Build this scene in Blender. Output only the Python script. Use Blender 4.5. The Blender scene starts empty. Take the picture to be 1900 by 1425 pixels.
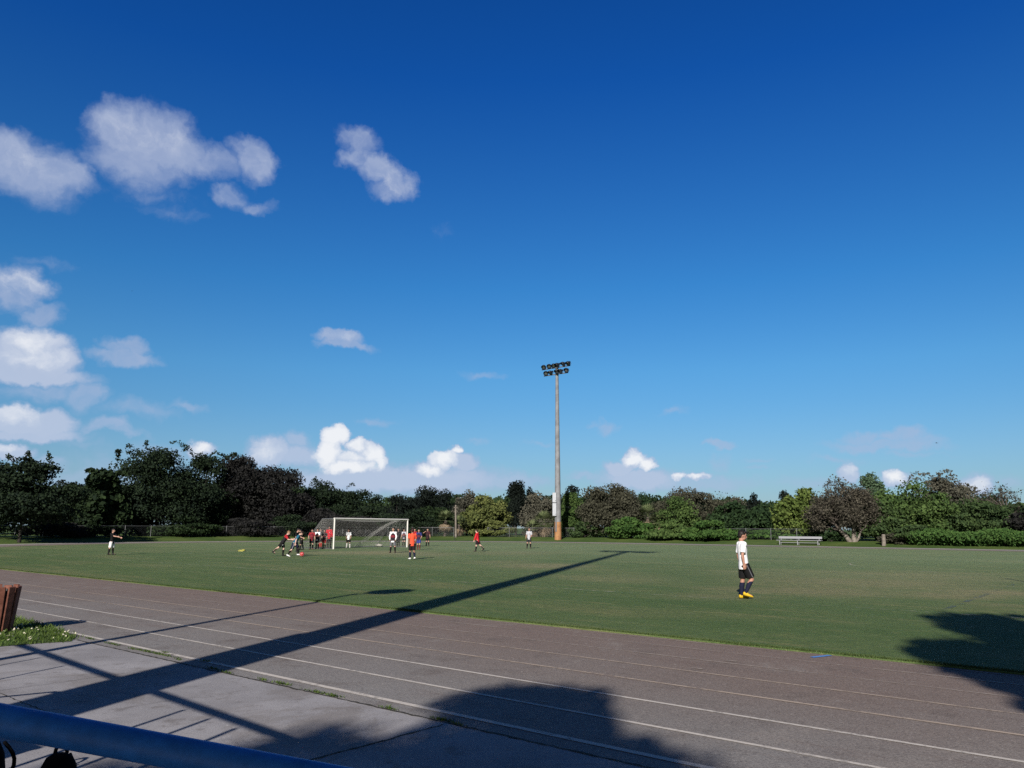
import bpy, math, random
import numpy as np
from mathutils import Vector, Matrix

sc = bpy.context.scene
C = sc.collection
R = math.radians

# ------------------------------------------------------------------ camera
F, PITCH, ROLL, H = 1435.0, math.atan(267.5 / 1435.0), R(0.27), 1.65
cam_d = bpy.data.cameras.new('camera')
cam_d.sensor_width = 36.0
cam_d.lens = 36.0 * F / 1900.0
cam_d.clip_start, cam_d.clip_end = 0.05, 9000.0
cam = bpy.data.objects.new('camera', cam_d)
C.objects.link(cam)
cam.matrix_world = (Matrix.Translation((0, 0, H)) @ Matrix.Rotation(R(90) + PITCH, 4, 'X')
                    @ Matrix.Rotation(ROLL, 4, 'Z'))
sc.camera = cam

# ------------------------------------------------------------------ sun, exposure
SUN_AZ, SUN_EL = R(15.0), R(26.0)          # azimuth the light travels towards, elevation
SDIR = Vector((math.sin(SUN_AZ) * math.cos(SUN_EL), math.cos(SUN_AZ) * math.cos(SUN_EL), -math.sin(SUN_EL)))
sun_d = bpy.data.lights.new('sun', 'SUN')
sun_d.energy, sun_d.angle, sun_d.color = 5.0, R(0.53), (1.0, 0.93, 0.85)
sun = bpy.data.objects.new('sun', sun_d)
C.objects.link(sun)
sun.rotation_euler = SDIR.to_track_quat('-Z', 'Y').to_euler()
sc.view_settings.view_transform = 'Standard'
sc.view_settings.look = 'None'
EXPO = 0.5
sc.view_settings.exposure = EXPO
sc.view_settings.gamma = 1.0
sc.cycles.use_denoising = False                # a phone picture keeps a little grain
sc.cycles.max_bounces = 6
sc.cycles.transparent_max_bounces = 24


def ray(x, y):
    a, b = (x - 950) / F, -(y - 712.5) / F
    c, s = math.cos(ROLL), math.sin(ROLL)
    a, b = c * a - s * b, s * a + c * b
    return np.array([a, math.cos(PITCH) - b * math.sin(PITCH), math.sin(PITCH) + b * math.cos(PITCH)])


def g(x, y, z=0.0):                        # where the view ray meets height z
    r = ray(x, y)
    return r * ((z - H) / r[2]) + np.array([0, 0, H])


# ------------------------------------------------------------------ sky
def lin(r, gg, b):
    f = lambda v: v / 12.92 if v <= 0.04045 else ((v + 0.055) / 1.055) ** 2.4
    return (f(r / 255), f(gg / 255), f(b / 255), 1.0)


class NT:
    def __init__(s, tree):
        s.t = tree
        s.l = tree.links

    def n(s, typ, **kw):
        nd = s.t.nodes.new(typ)
        for k, v in kw.items():
            setattr(nd, k, v)
        return nd

    def put(s, sock, v):
        if hasattr(v, 'is_output'):
            s.l.new(v, sock)
        else:
            sock.default_value = v

    def math(s, op, a, b=None, c=None, clamp=False):
        nd = s.n('ShaderNodeMath', operation=op, use_clamp=clamp)
        for i, v in enumerate((a, b, c)):
            if v is not None:
                s.put(nd.inputs[i], v)
        return nd.outputs[0]

    def vmath(s, op, a, b=None, c=None):
        nd = s.n('ShaderNodeVectorMath', operation=op)
        for i, v in enumerate((a, b, c)):
            if v is not None:
                s.put(nd.inputs[i], v)
        return nd.outputs['Value' if op in ('LENGTH', 'DOT_PRODUCT') else 'Vector']

    def mix(s, fac, a, b, blend='MIX'):
        nd = s.n('ShaderNodeMix', data_type='RGBA', blend_type=blend)
        s.put(nd.inputs[0], fac)
        s.put(nd.inputs[6], a)
        s.put(nd.inputs[7], b)
        return nd.outputs[2]

    def noise(s, vec, scale, detail=4.0, rough=0.55, color=False, dist=0.0):
        nd = s.n('ShaderNodeTexNoise')
        if vec is not None:
            s.l.new(vec, nd.inputs['Vector'])
        nd.inputs['Scale'].default_value = scale
        nd.inputs['Detail'].default_value = detail
        nd.inputs['Roughness'].default_value = rough
        nd.inputs['Distortion'].default_value = dist
        return nd.outputs['Color' if color else 'Fac']

    def ramp(s, fac, stops, interp='LINEAR'):
        nd = s.n('ShaderNodeValToRGB')
        nd.color_ramp.interpolation = interp
        e = nd.color_ramp.elements
        while len(e) < len(stops):
            e.new(0.5)
        for el, (p, c) in zip(e, stops):
            el.position = p
            el.color = c if len(c) == 4 else (*c, 1.0)
        s.put(nd.inputs[0], fac)
        return nd.outputs[0]

    def remap(s, v, a, b, c=0.0, d=1.0, smooth=True):
        nd = s.n('ShaderNodeMapRange', clamp=True, interpolation_type='SMOOTHSTEP' if smooth else 'LINEAR')
        s.put(nd.inputs[0], v)
        for i, q in enumerate((a, b, c, d)):
            s.put(nd.inputs[i + 1], q)
        return nd.outputs[0]


world = bpy.data.worlds.new('World')
sc.world = world
world.use_nodes = True
world.node_tree.nodes.clear()
W = NT(world.node_tree)
SKY_STRENGTH = 0.07
SEEN = 1.0 / (SKY_STRENGTH * 2 ** EXPO)             # turns a photographed colour into sky radiance
sky = W.n('ShaderNodeTexSky', sky_type='NISHITA')
sky.sun_disc = False
sky.sun_elevation = SUN_EL
sky.sun_rotation = math.pi + SUN_AZ
sky.altitude = 0
sky.air_density, sky.dust_density, sky.ozone_density = 1.0, 0.3, 4.0
geo = W.n('ShaderNodeTexCoord').outputs['Generated']
sep = W.n('ShaderNodeSeparateXYZ')
W.l.new(geo, sep.inputs[0])
az = W.math('ARCTAN2', sep.outputs[0], sep.outputs[1])
el = W.math('ARCSINE', sep.outputs[2])
# a deep polarised blue overhead, paler and milkier near the horizon
tint = W.ramp(W.math('MULTIPLY', el, 1 / 0.9, clamp=True), [
    (0.0, (0.52, 0.60, 0.66)), (0.10, (0.50, 0.70, 0.84)), (0.22, (0.40, 0.80, 1.0)), (0.34, (0.24, 0.74, 1.08)),
    (0.62, (0.07, 0.50, 1.12)), (1.0, (0.04, 0.38, 0.95))])
# behind the camera the sky is greyed and dimmed to weaken the blue fill
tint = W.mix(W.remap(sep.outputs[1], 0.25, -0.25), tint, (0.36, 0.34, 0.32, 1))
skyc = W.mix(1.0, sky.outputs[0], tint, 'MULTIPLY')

# clouds: soft puffs at fixed directions of the sky, torn up by noise
comb = W.n('ShaderNodeCombineXYZ')
W.l.new(az, comb.inputs[0])
W.l.new(el, comb.inputs[1])
av = comb.outputs[0]
w1 = W.vmath('SUBTRACT', W.noise(av, 14.0, 5.0, 0.58, True), (0.5, 0.5, 0.5))
w2 = W.vmath('SUBTRACT', W.noise(av, 55.0, 4.0, 0.6, True), (0.5, 0.5, 0.5))
wv = W.vmath('MULTIPLY_ADD', w2, (0.020, 0.016, 0.0), W.vmath('MULTIPLY_ADD', w1, (0.058, 0.048, 0.0), av))
wheap = W.vmath('MULTIPLY_ADD', w2, (0.022, 0.020, 0.0), W.vmath('MULTIPLY_ADD', w1, (0.026, 0.022, 0.0), av))
# (x, y, rx, ry in photo pixels, weight, edge)  -> az / el
SOFT = [(20, 285, 58, 44, .80, 1.6), (75, 318, 62, 40, .78, 1.6), (125, 318, 34, 22, .66, 1.6), (95, 352, 48, 30, .40, 1.1),
        (232, 246, 52, 46, .84, 1.8), (285, 262, 66, 52, .86, 1.8), (240, 300, 56, 44, .74, 1.6), (330, 285, 62, 40, .80, 1.7), (285, 318, 60, 32, .62, 1.4),
        (390, 303, 56, 30, .66, 1.5), (475, 298, 34, 38, .72, 1.8), (455, 280, 24, 20, .56, 1.5), (250, 338, 46, 26, .46, 1.2),
        (425, 362, 34, 20, .50, 1.5), (470, 380, 34, 16, .50, 1.4), (315, 400, 60, 18, .22, 1.0), (270, 365, 90, 20, .2, 1.0),
        (640, 256, 26, 22, .50, 1.5), (672, 268, 36, 28, .60, 1.6), (668, 298, 36, 26, .66, 1.7), (705, 318, 36, 30, .76, 1.8), (738, 342, 32, 32, .78, 1.9), (722, 360, 36, 18, .55, 1.5),
        (80, 485, 34, 13, .30, 1.1), (820, 425, 44, 18, .12, 1.0),
        (18, 540, 36, 30, .70, 1.8), (40, 525, 34, 30, .76, 1.8), (78, 578, 27, 26, .62, 1.7), (60, 556, 26, 16, .5, 1.5),
        (230, 645, 36, 20, .62, 1.9), (228, 664, 52, 17, .66, 1.9), (632, 628, 44, 14, .74, 2.0), (640, 642, 50, 12, .70, 1.9), (897, 694, 46, 12, .46, 1.2),
        (85, 728, 62, 20, .55, 1.4), (158, 735, 28, 30, .62, 1.6), (255, 762, 66, 20, .46, 1.3), (350, 756, 38, 12, .52, 1.4),
        (705, 784, 48, 11, .46, 1.3), (885, 820, 34, 8, .34, 1.2), (1000, 820, 32, 7, .34, 1.2), (1128, 790, 27, 17, .58, 1.5), (1100, 786, 26, 9, .3, 1.2),
        (1247, 770, 32, 9, .42, 1.3), (1335, 830, 23, 9, .66, 1.7), (1338, 870, 20, 24, .46, 1.2), (1400, 858, 26, 6, .42, 1.3), (1402, 873, 22, 6, .42, 1.3),
        (1640, 824, 84, 12, .66, 1.6), (1600, 812, 32, 14, .58, 1.5), (1668, 806, 36, 15, .66, 1.7), (1700, 816, 40, 12, .55, 1.5), (1550, 852, 48, 7, .44, 1.3),
        (1690, 838, 60, 6, .34, 1.2), (203, 800, 40, 15, .70, 1.6), (210, 808, 52, 9, .6, 1.5), (160, 832, 50, 8, .3, 1.2), (180, 870, 90, 30, .35, 1.1)]
HEAP = [(55, 645, 46, 36, .95, 2.2), (20, 668, 44, 34, .85, 2.0), (95, 668, 36, 32, .92, 2.2), (112, 690, 26, 24, .7, 1.8), (55, 695, 84, 18, .85, 1.8),
        (35, 782, 36, 26, .95, 2.2), (85, 790, 42, 26, .85, 2.0), (50, 808, 78, 14, .8, 1.8),
        (14, 842, 30, 13, .9, 2.0), (370, 835, 24, 20, .92, 2.2), (85, 862, 40, 14, .55, 1.5), (290, 845, 60, 24, .5, 1.4),
        (500, 838, 36, 28, .9, 2.0), (545, 815, 30, 18, .6, 1.5), (555, 845, 50, 26, .75, 1.6),
        (625, 808, 24, 22, 1., 3.), (610, 842, 24, 28, 1., 3.), (640, 858, 50, 22, 1., 2.6), (662, 828, 20, 12, .95, 2.6), (690, 842, 24, 20, 1., 2.8), (705, 862, 20, 20, .85, 2.),
        (655, 884, 80, 22, .9, 1.8),
        (820, 856, 26, 18, 1., 2.6), (842, 840, 16, 10, .95, 2.6), (800, 872, 36, 15, .95, 2.3), (860, 862, 34, 18, .85, 1.9), (850, 885, 70, 20, .8, 1.6),
        (760, 890, 210, 30, .92, 1.6), (450, 880, 120, 26, .5, 1.4), (200, 890, 160, 26, .5, 1.4), (930, 893, 120, 18, .6, 1.4), (600, 892, 110, 26, .8, 1.5),
        (1178, 852, 28, 18, 1., 2.8), (1196, 862, 18, 16, 1., 2.6), (1150, 870, 34, 18, .85, 2.0), (1185, 890, 100, 22, .78, 1.6), (1260, 884, 14, 8, .9, 2.2), (1295, 886, 24, 9, .85, 2.2),
        (1300, 900, 130, 18, .5, 1.4), (1577, 876, 16, 20, .85, 2.0), (1662, 886, 24, 16, .95, 2.2), (1808, 897, 24, 22, .85, 1.9),
        (1870, 896, 20, 14, .5, 1.4), (1500, 895, 70, 12, .4, 1.3), (1090, 886, 50, 10, .5, 1.4)]
BRIGHT = [(62, 630, 36, 26, .50), (95, 662, 28, 22, .40), (40, 660, 30, 22, .34), (35, 770, 30, 18, .50), (14, 838, 26, 9, .4), (370, 830, 20, 15, .75), (492, 836, 22, 20, .5),
          (625, 806, 26, 24, 1.05), (609, 842, 25, 30, 1.05), (645, 866, 52, 12, 1.), (662, 828, 20, 12, .9), (650, 846, 30, 16, .62), (692, 845, 24, 20, 1.), (700, 862, 20, 16, .8), (820, 853, 26, 16, .95), (800, 872, 24, 11, .85),
          (843, 839, 16, 8, .95), (1178, 850, 30, 14, 1.), (1197, 862, 16, 14, .95), (1260, 883, 14, 7, .8), (1295, 884, 22, 6, .75), (1662, 882, 20, 12, .8), (1577, 870, 13, 14, .5),
          (1808, 894, 18, 16, .5), (240, 248, 60, 40, .20), (300, 255, 60, 36, .20), (475, 300, 26, 30, .14), (35, 525, 34, 26, .34), (730, 338, 36, 28, .24), (60, 300, 60, 34, .18), (632, 626, 40, 10, .2)]
KX = 1.0


def blobs(vec, lst, box):
    out = None
    for b in lst:
        x, y, rx, ry, wgt = b[:5]
        k = b[5] if len(b) > 5 else 1.3
        if x + rx * 1.3 + 70 < box[0] or x - rx * 1.3 - 70 > box[1] or y + ry * 1.3 + 60 < box[2] or y - ry * 1.3 - 60 > box[3]:
            continue
        d = ray(x, y)
        d = d / np.linalg.norm(d)
        ca, ce = math.atan2(d[0], d[1]), math.asin(d[2])
        ia, ie = F * math.cos(ce) * math.cos(ca) / rx / 1.25, F / ry / 1.25
        q = W.vmath('MULTIPLY_ADD', vec, (ia, ie, 0.0), (-ca * ia, -ce * ie, 0.0))
        if wgt < .6 and lst is SOFT:
            wgt = wgt * .8 + .12
        m = W.math('MULTIPLY', W.math('MULTIPLY_ADD', W.vmath('LENGTH', q), -k, k, clamp=True), wgt)
        out = m if out is None else W.math('MAXIMUM', out, m)
    return out if out is not None else 0.0


low = W.remap(el, 0.16, 0.0)                              # pale murk low over the horizon
skyc = W.mix(W.math('MULTIPLY', low, 0.30), skyc, tuple(v * SEEN for v in lin(140, 186, 228)[:3]) + (1,))
dens = W.math('SUBTRACT', W.noise(wv, 38.0, 5.0, 0.6), 0.5)
cl_grey = W.mix(W.remap(el, 0.02, 0.30), lin(164, 186, 218), lin(166, 180, 210))
WHITE = lin(244, 245, 248)


def background(col):
    bg = W.n('ShaderNodeBackground')
    W.l.new(col, bg.inputs[0])
    bg.inputs[1].default_value = SKY_STRENGTH
    return bg.outputs[0]


def cloudy(box):
    """the sky with the clouds of one region of it"""
    fs, fh, fb = blobs(wv, SOFT, box), blobs(wheap, HEAP, box), blobs(wheap, BRIGHT, box)
    a_soft = W.math('MULTIPLY', W.remap(W.math('MULTIPLY_ADD', dens, 0.62, fs), 0.03, 0.95), 0.84)
    alpha = W.math('MULTIPLY', a_soft, W.remap(fs, 0.02, 0.16))
    if fh != 0.0:
        a_heap = W.math('MULTIPLY', W.remap(W.math('MULTIPLY_ADD', dens, 0.5, fh), 0.04, 0.86), 0.93)
        alpha = W.math('MAXIMUM', alpha, W.math('MULTIPLY', a_heap, W.remap(fh, 0.02, 0.14)))
    bright = W.math('MULTIPLY', W.remap(W.math('MULTIPLY_ADD', dens, 1.1, fb), 0.0, 0.92), W.remap(fb, 0.0, 0.25))
    base = W.mix(W.math('MULTIPLY', W.remap(fh, 0.35, 0.95), 0.42), cl_grey, lin(206, 214, 230)) if fh != 0.0 else cl_grey
    cloud = W.vmath('SCALE', W.mix(bright, base, WHITE))
    cloud.node.inputs['Scale'].default_value = SEEN
    return background(W.mix(alpha, skyc, cloud))


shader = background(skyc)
for x0, x1, y0, y1 in ((-400, 900, 120, 610), (-400, 900, 610, 1000), (900, 2250, 640, 1000)):
    lo = lambda x, y: ray(x, y) / np.linalg.norm(ray(x, y))
    az0, az1 = (math.atan2(*lo(x, 900)[:2]) for x in (x0, x1))
    e0, e1 = math.asin(lo(950, y1)[2]), math.asin(lo(950, y0)[2])
    fac = W.math('MULTIPLY', W.math('MULTIPLY', W.math('GREATER_THAN', az, az0), W.math('LESS_THAN', az, az1)),
                 W.math('MULTIPLY', W.math('GREATER_THAN', el, e0), W.math('LESS_THAN', el, e1)))
    # blobs are picked by azimuth at the horizon, so widen upper boxes a little
    nd = W.n('ShaderNodeMixShader')
    W.l.new(fac, nd.inputs[0])
    W.l.new(shader, nd.inputs[1])
    W.l.new(cloudy((x0 - 120, x1 + 120, y0, y1)), nd.inputs[2])
    shader = nd.outputs[0]
W.l.new(shader, W.n('ShaderNodeOutputWorld').inputs[0])
world.cycles.sampling_method = 'MANUAL'
world.cycles.sample_map_resolution = 512

# ------------------------------------------------------------------ helpers
def tag(o, label=None, cat=None, group=None, kind=None):
    for k, v in (('label', label), ('category', cat), ('group', group), ('kind', kind)):
        if v:
            o[k] = v
    return o


class MB:
    """collects lofts, boxes and loose faces, then links them as one mesh object"""

    def __init__(s):
        s.v, s.f, s.sm = [], [], []

    def add(s, vs, fs, smooth=False):
        b = len(s.v)
        s.v += [tuple(v) for v in vs]
        s.f += [tuple(i + b for i in f) for f in fs]
        s.sm += [smooth] * len(fs)

    def loft(s, rings, n=12, smooth=True, caps=True):
        """rings: (centre, half-axis A, half-axis B)"""
        vs, fs = [], []
        for c, a, b in rings:
            c, a, b = Vector(c), Vector(a), Vector(b)
            for i in range(n):
                t = 2 * math.pi * i / n
                vs.append(c + a * math.cos(t) + b * math.sin(t))
        for k in range(len(rings) - 1):
            for i in range(n):
                j = (i + 1) % n
                fs.append((k * n + i, k * n + j, (k + 1) * n + j, (k + 1) * n + i))
        s.add(vs, fs, smooth)
        if caps:
            m = (len(rings) - 1) * n
            s.add(vs[:n], [tuple(reversed(range(n)))])
            s.add(vs[m:], [tuple(range(n))])

    def tube(s, a, b, ra, rb=None, n=10, smooth=True, round_ends=False):
        a, b = Vector(a), Vector(b)
        rb = ra if rb is None else rb
        d = (b - a).normalized()
        u = d.orthogonal().normalized()
        w = d.cross(u)
        rings = []
        if round_ends:
            for t in (0.15, 0.55, 0.9):
                rings.append((a - d * ra * math.sqrt(1 - t * t), u * ra * t, w * ra * t))
        rings += [(a, u * ra, w * ra), (b, u * rb, w * rb)]
        if round_ends:
            for t in (0.9, 0.55, 0.15):
                rings.append((b + d * rb * math.sqrt(1 - t * t), u * rb * t, w * rb * t))
        s.loft(rings, n, smooth)

    def path(s, pts, r, n=8):
        for a, b in zip(pts, pts[1:]):
            s.tube(a, b, r, r, n, True, True)

    def ell(s, c, ax, by, cz, n=12, m=8):
        """ellipsoid with three half-axis vectors"""
        c, ax, by, cz = Vector(c), Vector(ax), Vector(by), Vector(cz)
        rings = []
        for k in range(m + 1):
            t = -math.pi / 2 + math.pi * k / m
            q = max(math.cos(t), 0.04)
            rings.append((c + cz * math.sin(t), ax * q, by * q))
        s.loft(rings, n)

    def box(s, c, sx, sy, sz, rot=None):
        M = rot if rot is not None else Matrix.Identity(3)
        c = Vector(c)
        vs = [c + M @ Vector((x * sx / 2, y * sy / 2, z * sz / 2)) for z in (-1, 1) for y in (-1, 1) for x in (-1, 1)]
        s.add(vs, [(0, 2, 3, 1), (4, 5, 7, 6), (0, 1, 5, 4), (2, 6, 7, 3), (0, 4, 6, 2), (1, 3, 7, 5)])

    def mesh(s, name):
        me = bpy.data.meshes.new(name)
        me.from_pydata(s.v, [], s.f)
        me.polygons.foreach_set('use_smooth', s.sm)
        me.update()
        return me

    def build(s, name, m, parent=None, bevel=0.0):
        return obj(name, s.mesh(name), m, parent, bevel)


def obj(name, me, m, parent=None, bevel=0.0):
    o = bpy.data.objects.new(name, me)
    C.objects.link(o)
    if m is not None:
        me.materials.append(m)
    if parent is not None:
        o.parent = parent
    if bevel:
        md = o.modifiers.new('bevel', 'BEVEL')
        md.width, md.segments, md.limit_method = bevel, 2, 'ANGLE'
    return o


def empty(name, loc, rz=0.0):
    o = bpy.data.objects.new(name, None)
    o.empty_display_size = 0.2
    C.objects.link(o)
    o.location = loc
    o.rotation_euler = (0, 0, rz)
    return o


def fast_mesh(name, v, quads, tint=None, uv=None):
    me = bpy.data.meshes.new(name)
    nv, nf = len(v), len(quads)
    me.vertices.add(nv)
    me.vertices.foreach_set('co', np.asarray(v, np.float32).ravel())
    me.loops.add(nf * 4)
    me.loops.foreach_set('vertex_index', np.asarray(quads, np.int32).ravel())
    me.polygons.add(nf)
    me.polygons.foreach_set('loop_start', np.arange(0, nf * 4, 4, dtype=np.int32))
    if tint is not None:
        at = me.attributes.new('tint', 'FLOAT', 'POINT')
        at.data.foreach_set('value', np.asarray(tint, np.float32))
    if uv is not None:
        l = me.uv_layers.new(name='UVMap')
        l.data.foreach_set('uv', np.asarray(uv, np.float32)[np.asarray(quads, np.int32).ravel()].ravel())
    me.update(calc_edges=True)
    me.validate()
    return me


ALB = 0.66                                 # colours read off a sunlit picture -> base colours


def mat(name, col, rough=0.7, var=0.15, scale=8.0, bump=0.0, metal=0.0, spec=0.5, col2=None, detail=5.0):
    """base colour broken up by noise between col and col2 (or darker col)"""
    m = bpy.data.materials.new(name)
    m.use_nodes = True
    t = NT(m.node_tree)
    p = m.node_tree.nodes['Principled BSDF']
    p.inputs['Roughness'].default_value = rough
    p.inputs['Metallic'].default_value = metal
    p.inputs['Specular IOR Level'].default_value = spec
    co = t.n('ShaderNodeTexCoord').outputs['Object']
    nz = t.noise(co, scale, detail, 0.6)
    c2 = col2 if col2 else tuple(c * (1 - var) for c in col[:3])
    col, c2 = [c * ALB for c in col[:3]], [c * ALB for c in c2[:3]]
    t.l.new(t.mix(t.remap(nz, 0.3, 0.7), (*col[:3], 1), (*c2[:3], 1)), p.inputs['Base Color'])
    if bump:
        b = t.n('ShaderNodeBump')
        b.inputs['Strength'].default_value = bump
        b.inputs['Distance'].default_value = 0.02
        t.l.new(nz, b.inputs['Height'])
        t.l.new(b.outputs[0], p.inputs['Normal'])
    return m


def leaf_mat(name, c1, c2, trans=0.25, rough=0.55):
    m = bpy.data.materials.new(name)
    m.use_nodes = True
    t = NT(m.node_tree)
    p = m.node_tree.nodes['Principled BSDF']
    at = t.n('ShaderNodeAttribute', attribute_name='tint').outputs['Fac']
    col = t.mix(at, (*c1, 1), (*c2, 1))
    t.l.new(col, p.inputs['Base Color'])
    p.inputs['Roughness'].default_value = rough
    p.inputs['Specular IOR Level'].default_value = 0.15
    tr = t.n('ShaderNodeBsdfTranslucent')
    t.l.new(col, tr.inputs[0])
    mx = t.n('ShaderNodeMixShader')
    mx.inputs[0].default_value = trans
    t.l.new(p.outputs[0], mx.inputs[1])
    t.l.new(tr.outputs[0], mx.inputs[2])
    t.l.new(mx.outputs[0], m.node_tree.nodes['Material Output'].inputs[0])
    return m


# ------------------------------------------------------------------ the oval: track frame (u along the straight, n across it)
TA = R(-50.5)
UV_, NV_ = np.array([math.sin(TA), math.cos(TA)]), np.array([math.cos(TA), -math.sin(TA)])
N0, RAD, UL, UR = 42.0, 31.0, 46.0, -62.0     # oval centre line, infield half width, bend centres


def xy(u, n):
    return UV_ * u + NV_ * n


def un(x, y):
    p = np.array([x, y])
    return float(p @ UV_), float(p @ NV_)


def off(u, n):
    """signed distance outward from the infield edge"""
    uc = min(max(u, UR), UL)
    return math.hypot(u - uc, n - N0) - RAD


def oval(d, step=0.5):
    """closed loop of (u, n, arc) at offset d"""
    r, pts = RAD + d, []
    L, ns = UL - UR, max(8, int((UL - UR) / step))
    nb = max(16, int(math.pi * RAD / step))
    for i in range(ns):
        t = i / ns
        pts.append((UR + L * t, N0 - r, L * t))
    for i in range(nb):
        t = -math.pi / 2 + math.pi * i / nb
        pts.append((UL + r * math.cos(t), N0 + r * math.sin(t), L + RAD * (t + math.pi / 2)))
    for i in range(ns):
        t = i / ns
        pts.append((UL - L * t, N0 + r, L + RAD * math.pi + L * t))
    for i in range(nb):
        t = math.pi / 2 + math.pi * i / nb
        pts.append((UR + r * math.cos(t), N0 + r * math.sin(t), 2 * L + RAD * (t + math.pi / 2)))
    return pts


def sm(x, a, b):
    t = min(max((x - a) / (b - a), 0.0), 1.0)
    return t * t * (3 - 2 * t)


def terrain(u, n):
    """a low grass bank rises outside the track, not where the camera stands"""
    d = off(u, n)
    return 0.5 * sm(d, 7.8, 15.0) * sm(n, 4.0, 24.0)


def ring(ds, z, name, m, step=0.5, hfun=None):
    v, q, uv = [], [], []
    for d in ds:
        for (u, n, a) in oval(d, step):
            p = xy(u, n)
            v.append((p[0], p[1], z + (hfun(u, n) if hfun else 0.0)))
            uv.append((a, d))
    k = len(v) // len(ds)
    for r in range(len(ds) - 1):
        for i in range(k):
            j = (i + 1) % k
            q.append((r * k + i, (r + 1) * k + i, (r + 1) * k + j, r * k + j))
    me = fast_mesh(name, v, q, uv=uv)
    return tag(obj(name, me, m), kind='structure')


# ------------------------------------------------------------------ ground materials
def ground_mat(name):
    m = bpy.data.materials.new(name)
    m.use_nodes = True
    t = NT(m.node_tree)
    p = m.node_tree.nodes['Principled BSDF']
    p.inputs['Roughness'].default_value = 0.9
    p.inputs['Specular IOR Level'].default_value = 0.15
    pos = t.n('ShaderNodeNewGeometry').outputs['Position']
    rot = t.n('ShaderNodeMapping')                      # x along the straight, y across
    rot.inputs['Rotation'].default_value = (0, 0, math.pi / 2 + TA - math.pi)
    t.l.new(pos, rot.inputs['Vector'])
    return m, t, p, pos, rot.outputs[0]


def finish(t, p, col, h, strength=0.4, dist=0.02, k=ALB):
    col = t.mix(1.0, col, (k, k, k, 1), 'MULTIPLY')
    t.l.new(col, p.inputs['Base Color'])
    b = t.n('ShaderNodeBump')
    b.inputs['Strength'].default_value = strength
    b.inputs['Distance'].default_value = dist
    t.l.new(h, b.inputs['Height'])
    t.l.new(b.outputs[0], p.inputs['Normal'])


def spot(t, pos, x, y, rx, ry, rotz=0.0):
    """soft disc 1 -> 0 round a ground point"""
    mp = t.n('ShaderNodeMapping', vector_type='TEXTURE')
    mp.inputs['Location'].default_value = (x, y, 0)
    mp.inputs['Rotation'].default_value = (0, 0, rotz)
    mp.inputs['Scale'].default_value = (rx, ry, 1000)
    t.l.new(pos, mp.inputs['Vector'])
    return t.remap(t.vmath('LENGTH', mp.outputs[0]), 1.0, 0.15)


# turf: mown green, dry streaks along the pitch, bare goalmouth
m_turf, t, p, pos, sv = ground_mat('turf')
st = t.n('ShaderNodeMapping')
st.inputs['Scale'].default_value = (0.10, 0.55, 1)
t.l.new(sv, st.inputs['Vector'])
streak = t.noise(st.outputs[0], 1.0, 5.0, 0.62)
big = t.noise(pos, 0.11, 4.0, 0.6)
fine = t.noise(pos, 9.0, 5.0, 0.7)
blade = t.noise(pos, 60.0, 3.0, 0.7)
col = t.mix(t.remap(big, 0.35, 0.68), lin(76, 98, 55), lin(94, 110, 68))
col = t.mix(t.math('MULTIPLY', t.remap(streak, 0.46, 0.70), 0.70), col, lin(126, 122, 84))
mid_ = t.noise(st.outputs[0], 4.0, 6.0, 0.7)
col = t.mix(t.remap(mid_, 0.50, 0.72, 0, .55), col, lin(132, 126, 88))
col = t.mix(t.remap(mid_, 0.48, 0.30, 0, .45), col, lin(60, 84, 46))
worn = None
for (px, py, rx, ry, k) in ((700, 1027, 6.5, 6.5, 1.), (630, 1027, 4.5, 6, .8), (790, 1030, 3.5, 5, .7), (1010, 1052, 3.4, 4.2, .9), (930, 1045, 2.6, 4, .5), (1600, 1083, 6, 5, .8),
                            (1520, 1100, 3.4, 3, .9), (1700, 1072, 6, 6, .6), (1760, 1108, 2.6, 2.2, .9), (1840, 1103, 2.6, 2.0, 1.), (1410, 1098, 2.6, 2.6, .7), (960, 1027, 5, 7, .45), (1450, 1070, 4, 6, .45), (1330, 1110, 2.2, 1.6, .6),
                            (1150, 1075, 3, 4, .4), (1880, 1130, 1.8, 1.4, .6)):
    q = g(px, py)
    s_ = t.math('MULTIPLY', spot(t, pos, q[0], q[1], rx, ry, R(-12)), k)
    worn = s_ if worn is None else t.math('MAXIMUM', worn, s_)
wn = t.math('MULTIPLY', worn, t.remap(t.noise(st.outputs[0], 3.0, 6.0, 0.72), 0.22, 0.52))
col = t.mix(t.math('MULTIPLY', wn, 0.85), col, lin(142, 128, 98))
dryspk = t.remap(t.noise(pos, 3.2, 6.0, 0.75), 0.56, 0.72)
col = t.mix(t.math('MULTIPLY', dryspk, 0.50), col, lin(144, 138, 98))
col = t.mix(t.remap(fine, 0.3, 0.75, 0.0, 0.5), col, lin(62, 84, 42))
col = t.mix(t.remap(t.noise(pos, 2.1, 6.0, 0.75), 0.34, 0.62, 0.45, 0.0), col, lin(66, 88, 46))
col = t.mix(t.remap(blade, 0.52, 0.72, 0.0, 0.75), col, lin(122, 134, 86))
col = t.mix(t.remap(blade, 0.48, 0.30, 0.0, 0.6), col, lin(54, 72, 36))
flk = t.noise(pos, 17.0, 4.0, 0.8)
col = t.mix(t.remap(flk, 0.60, 0.70, 0.0, 0.6), col, lin(148, 144, 104))
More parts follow.
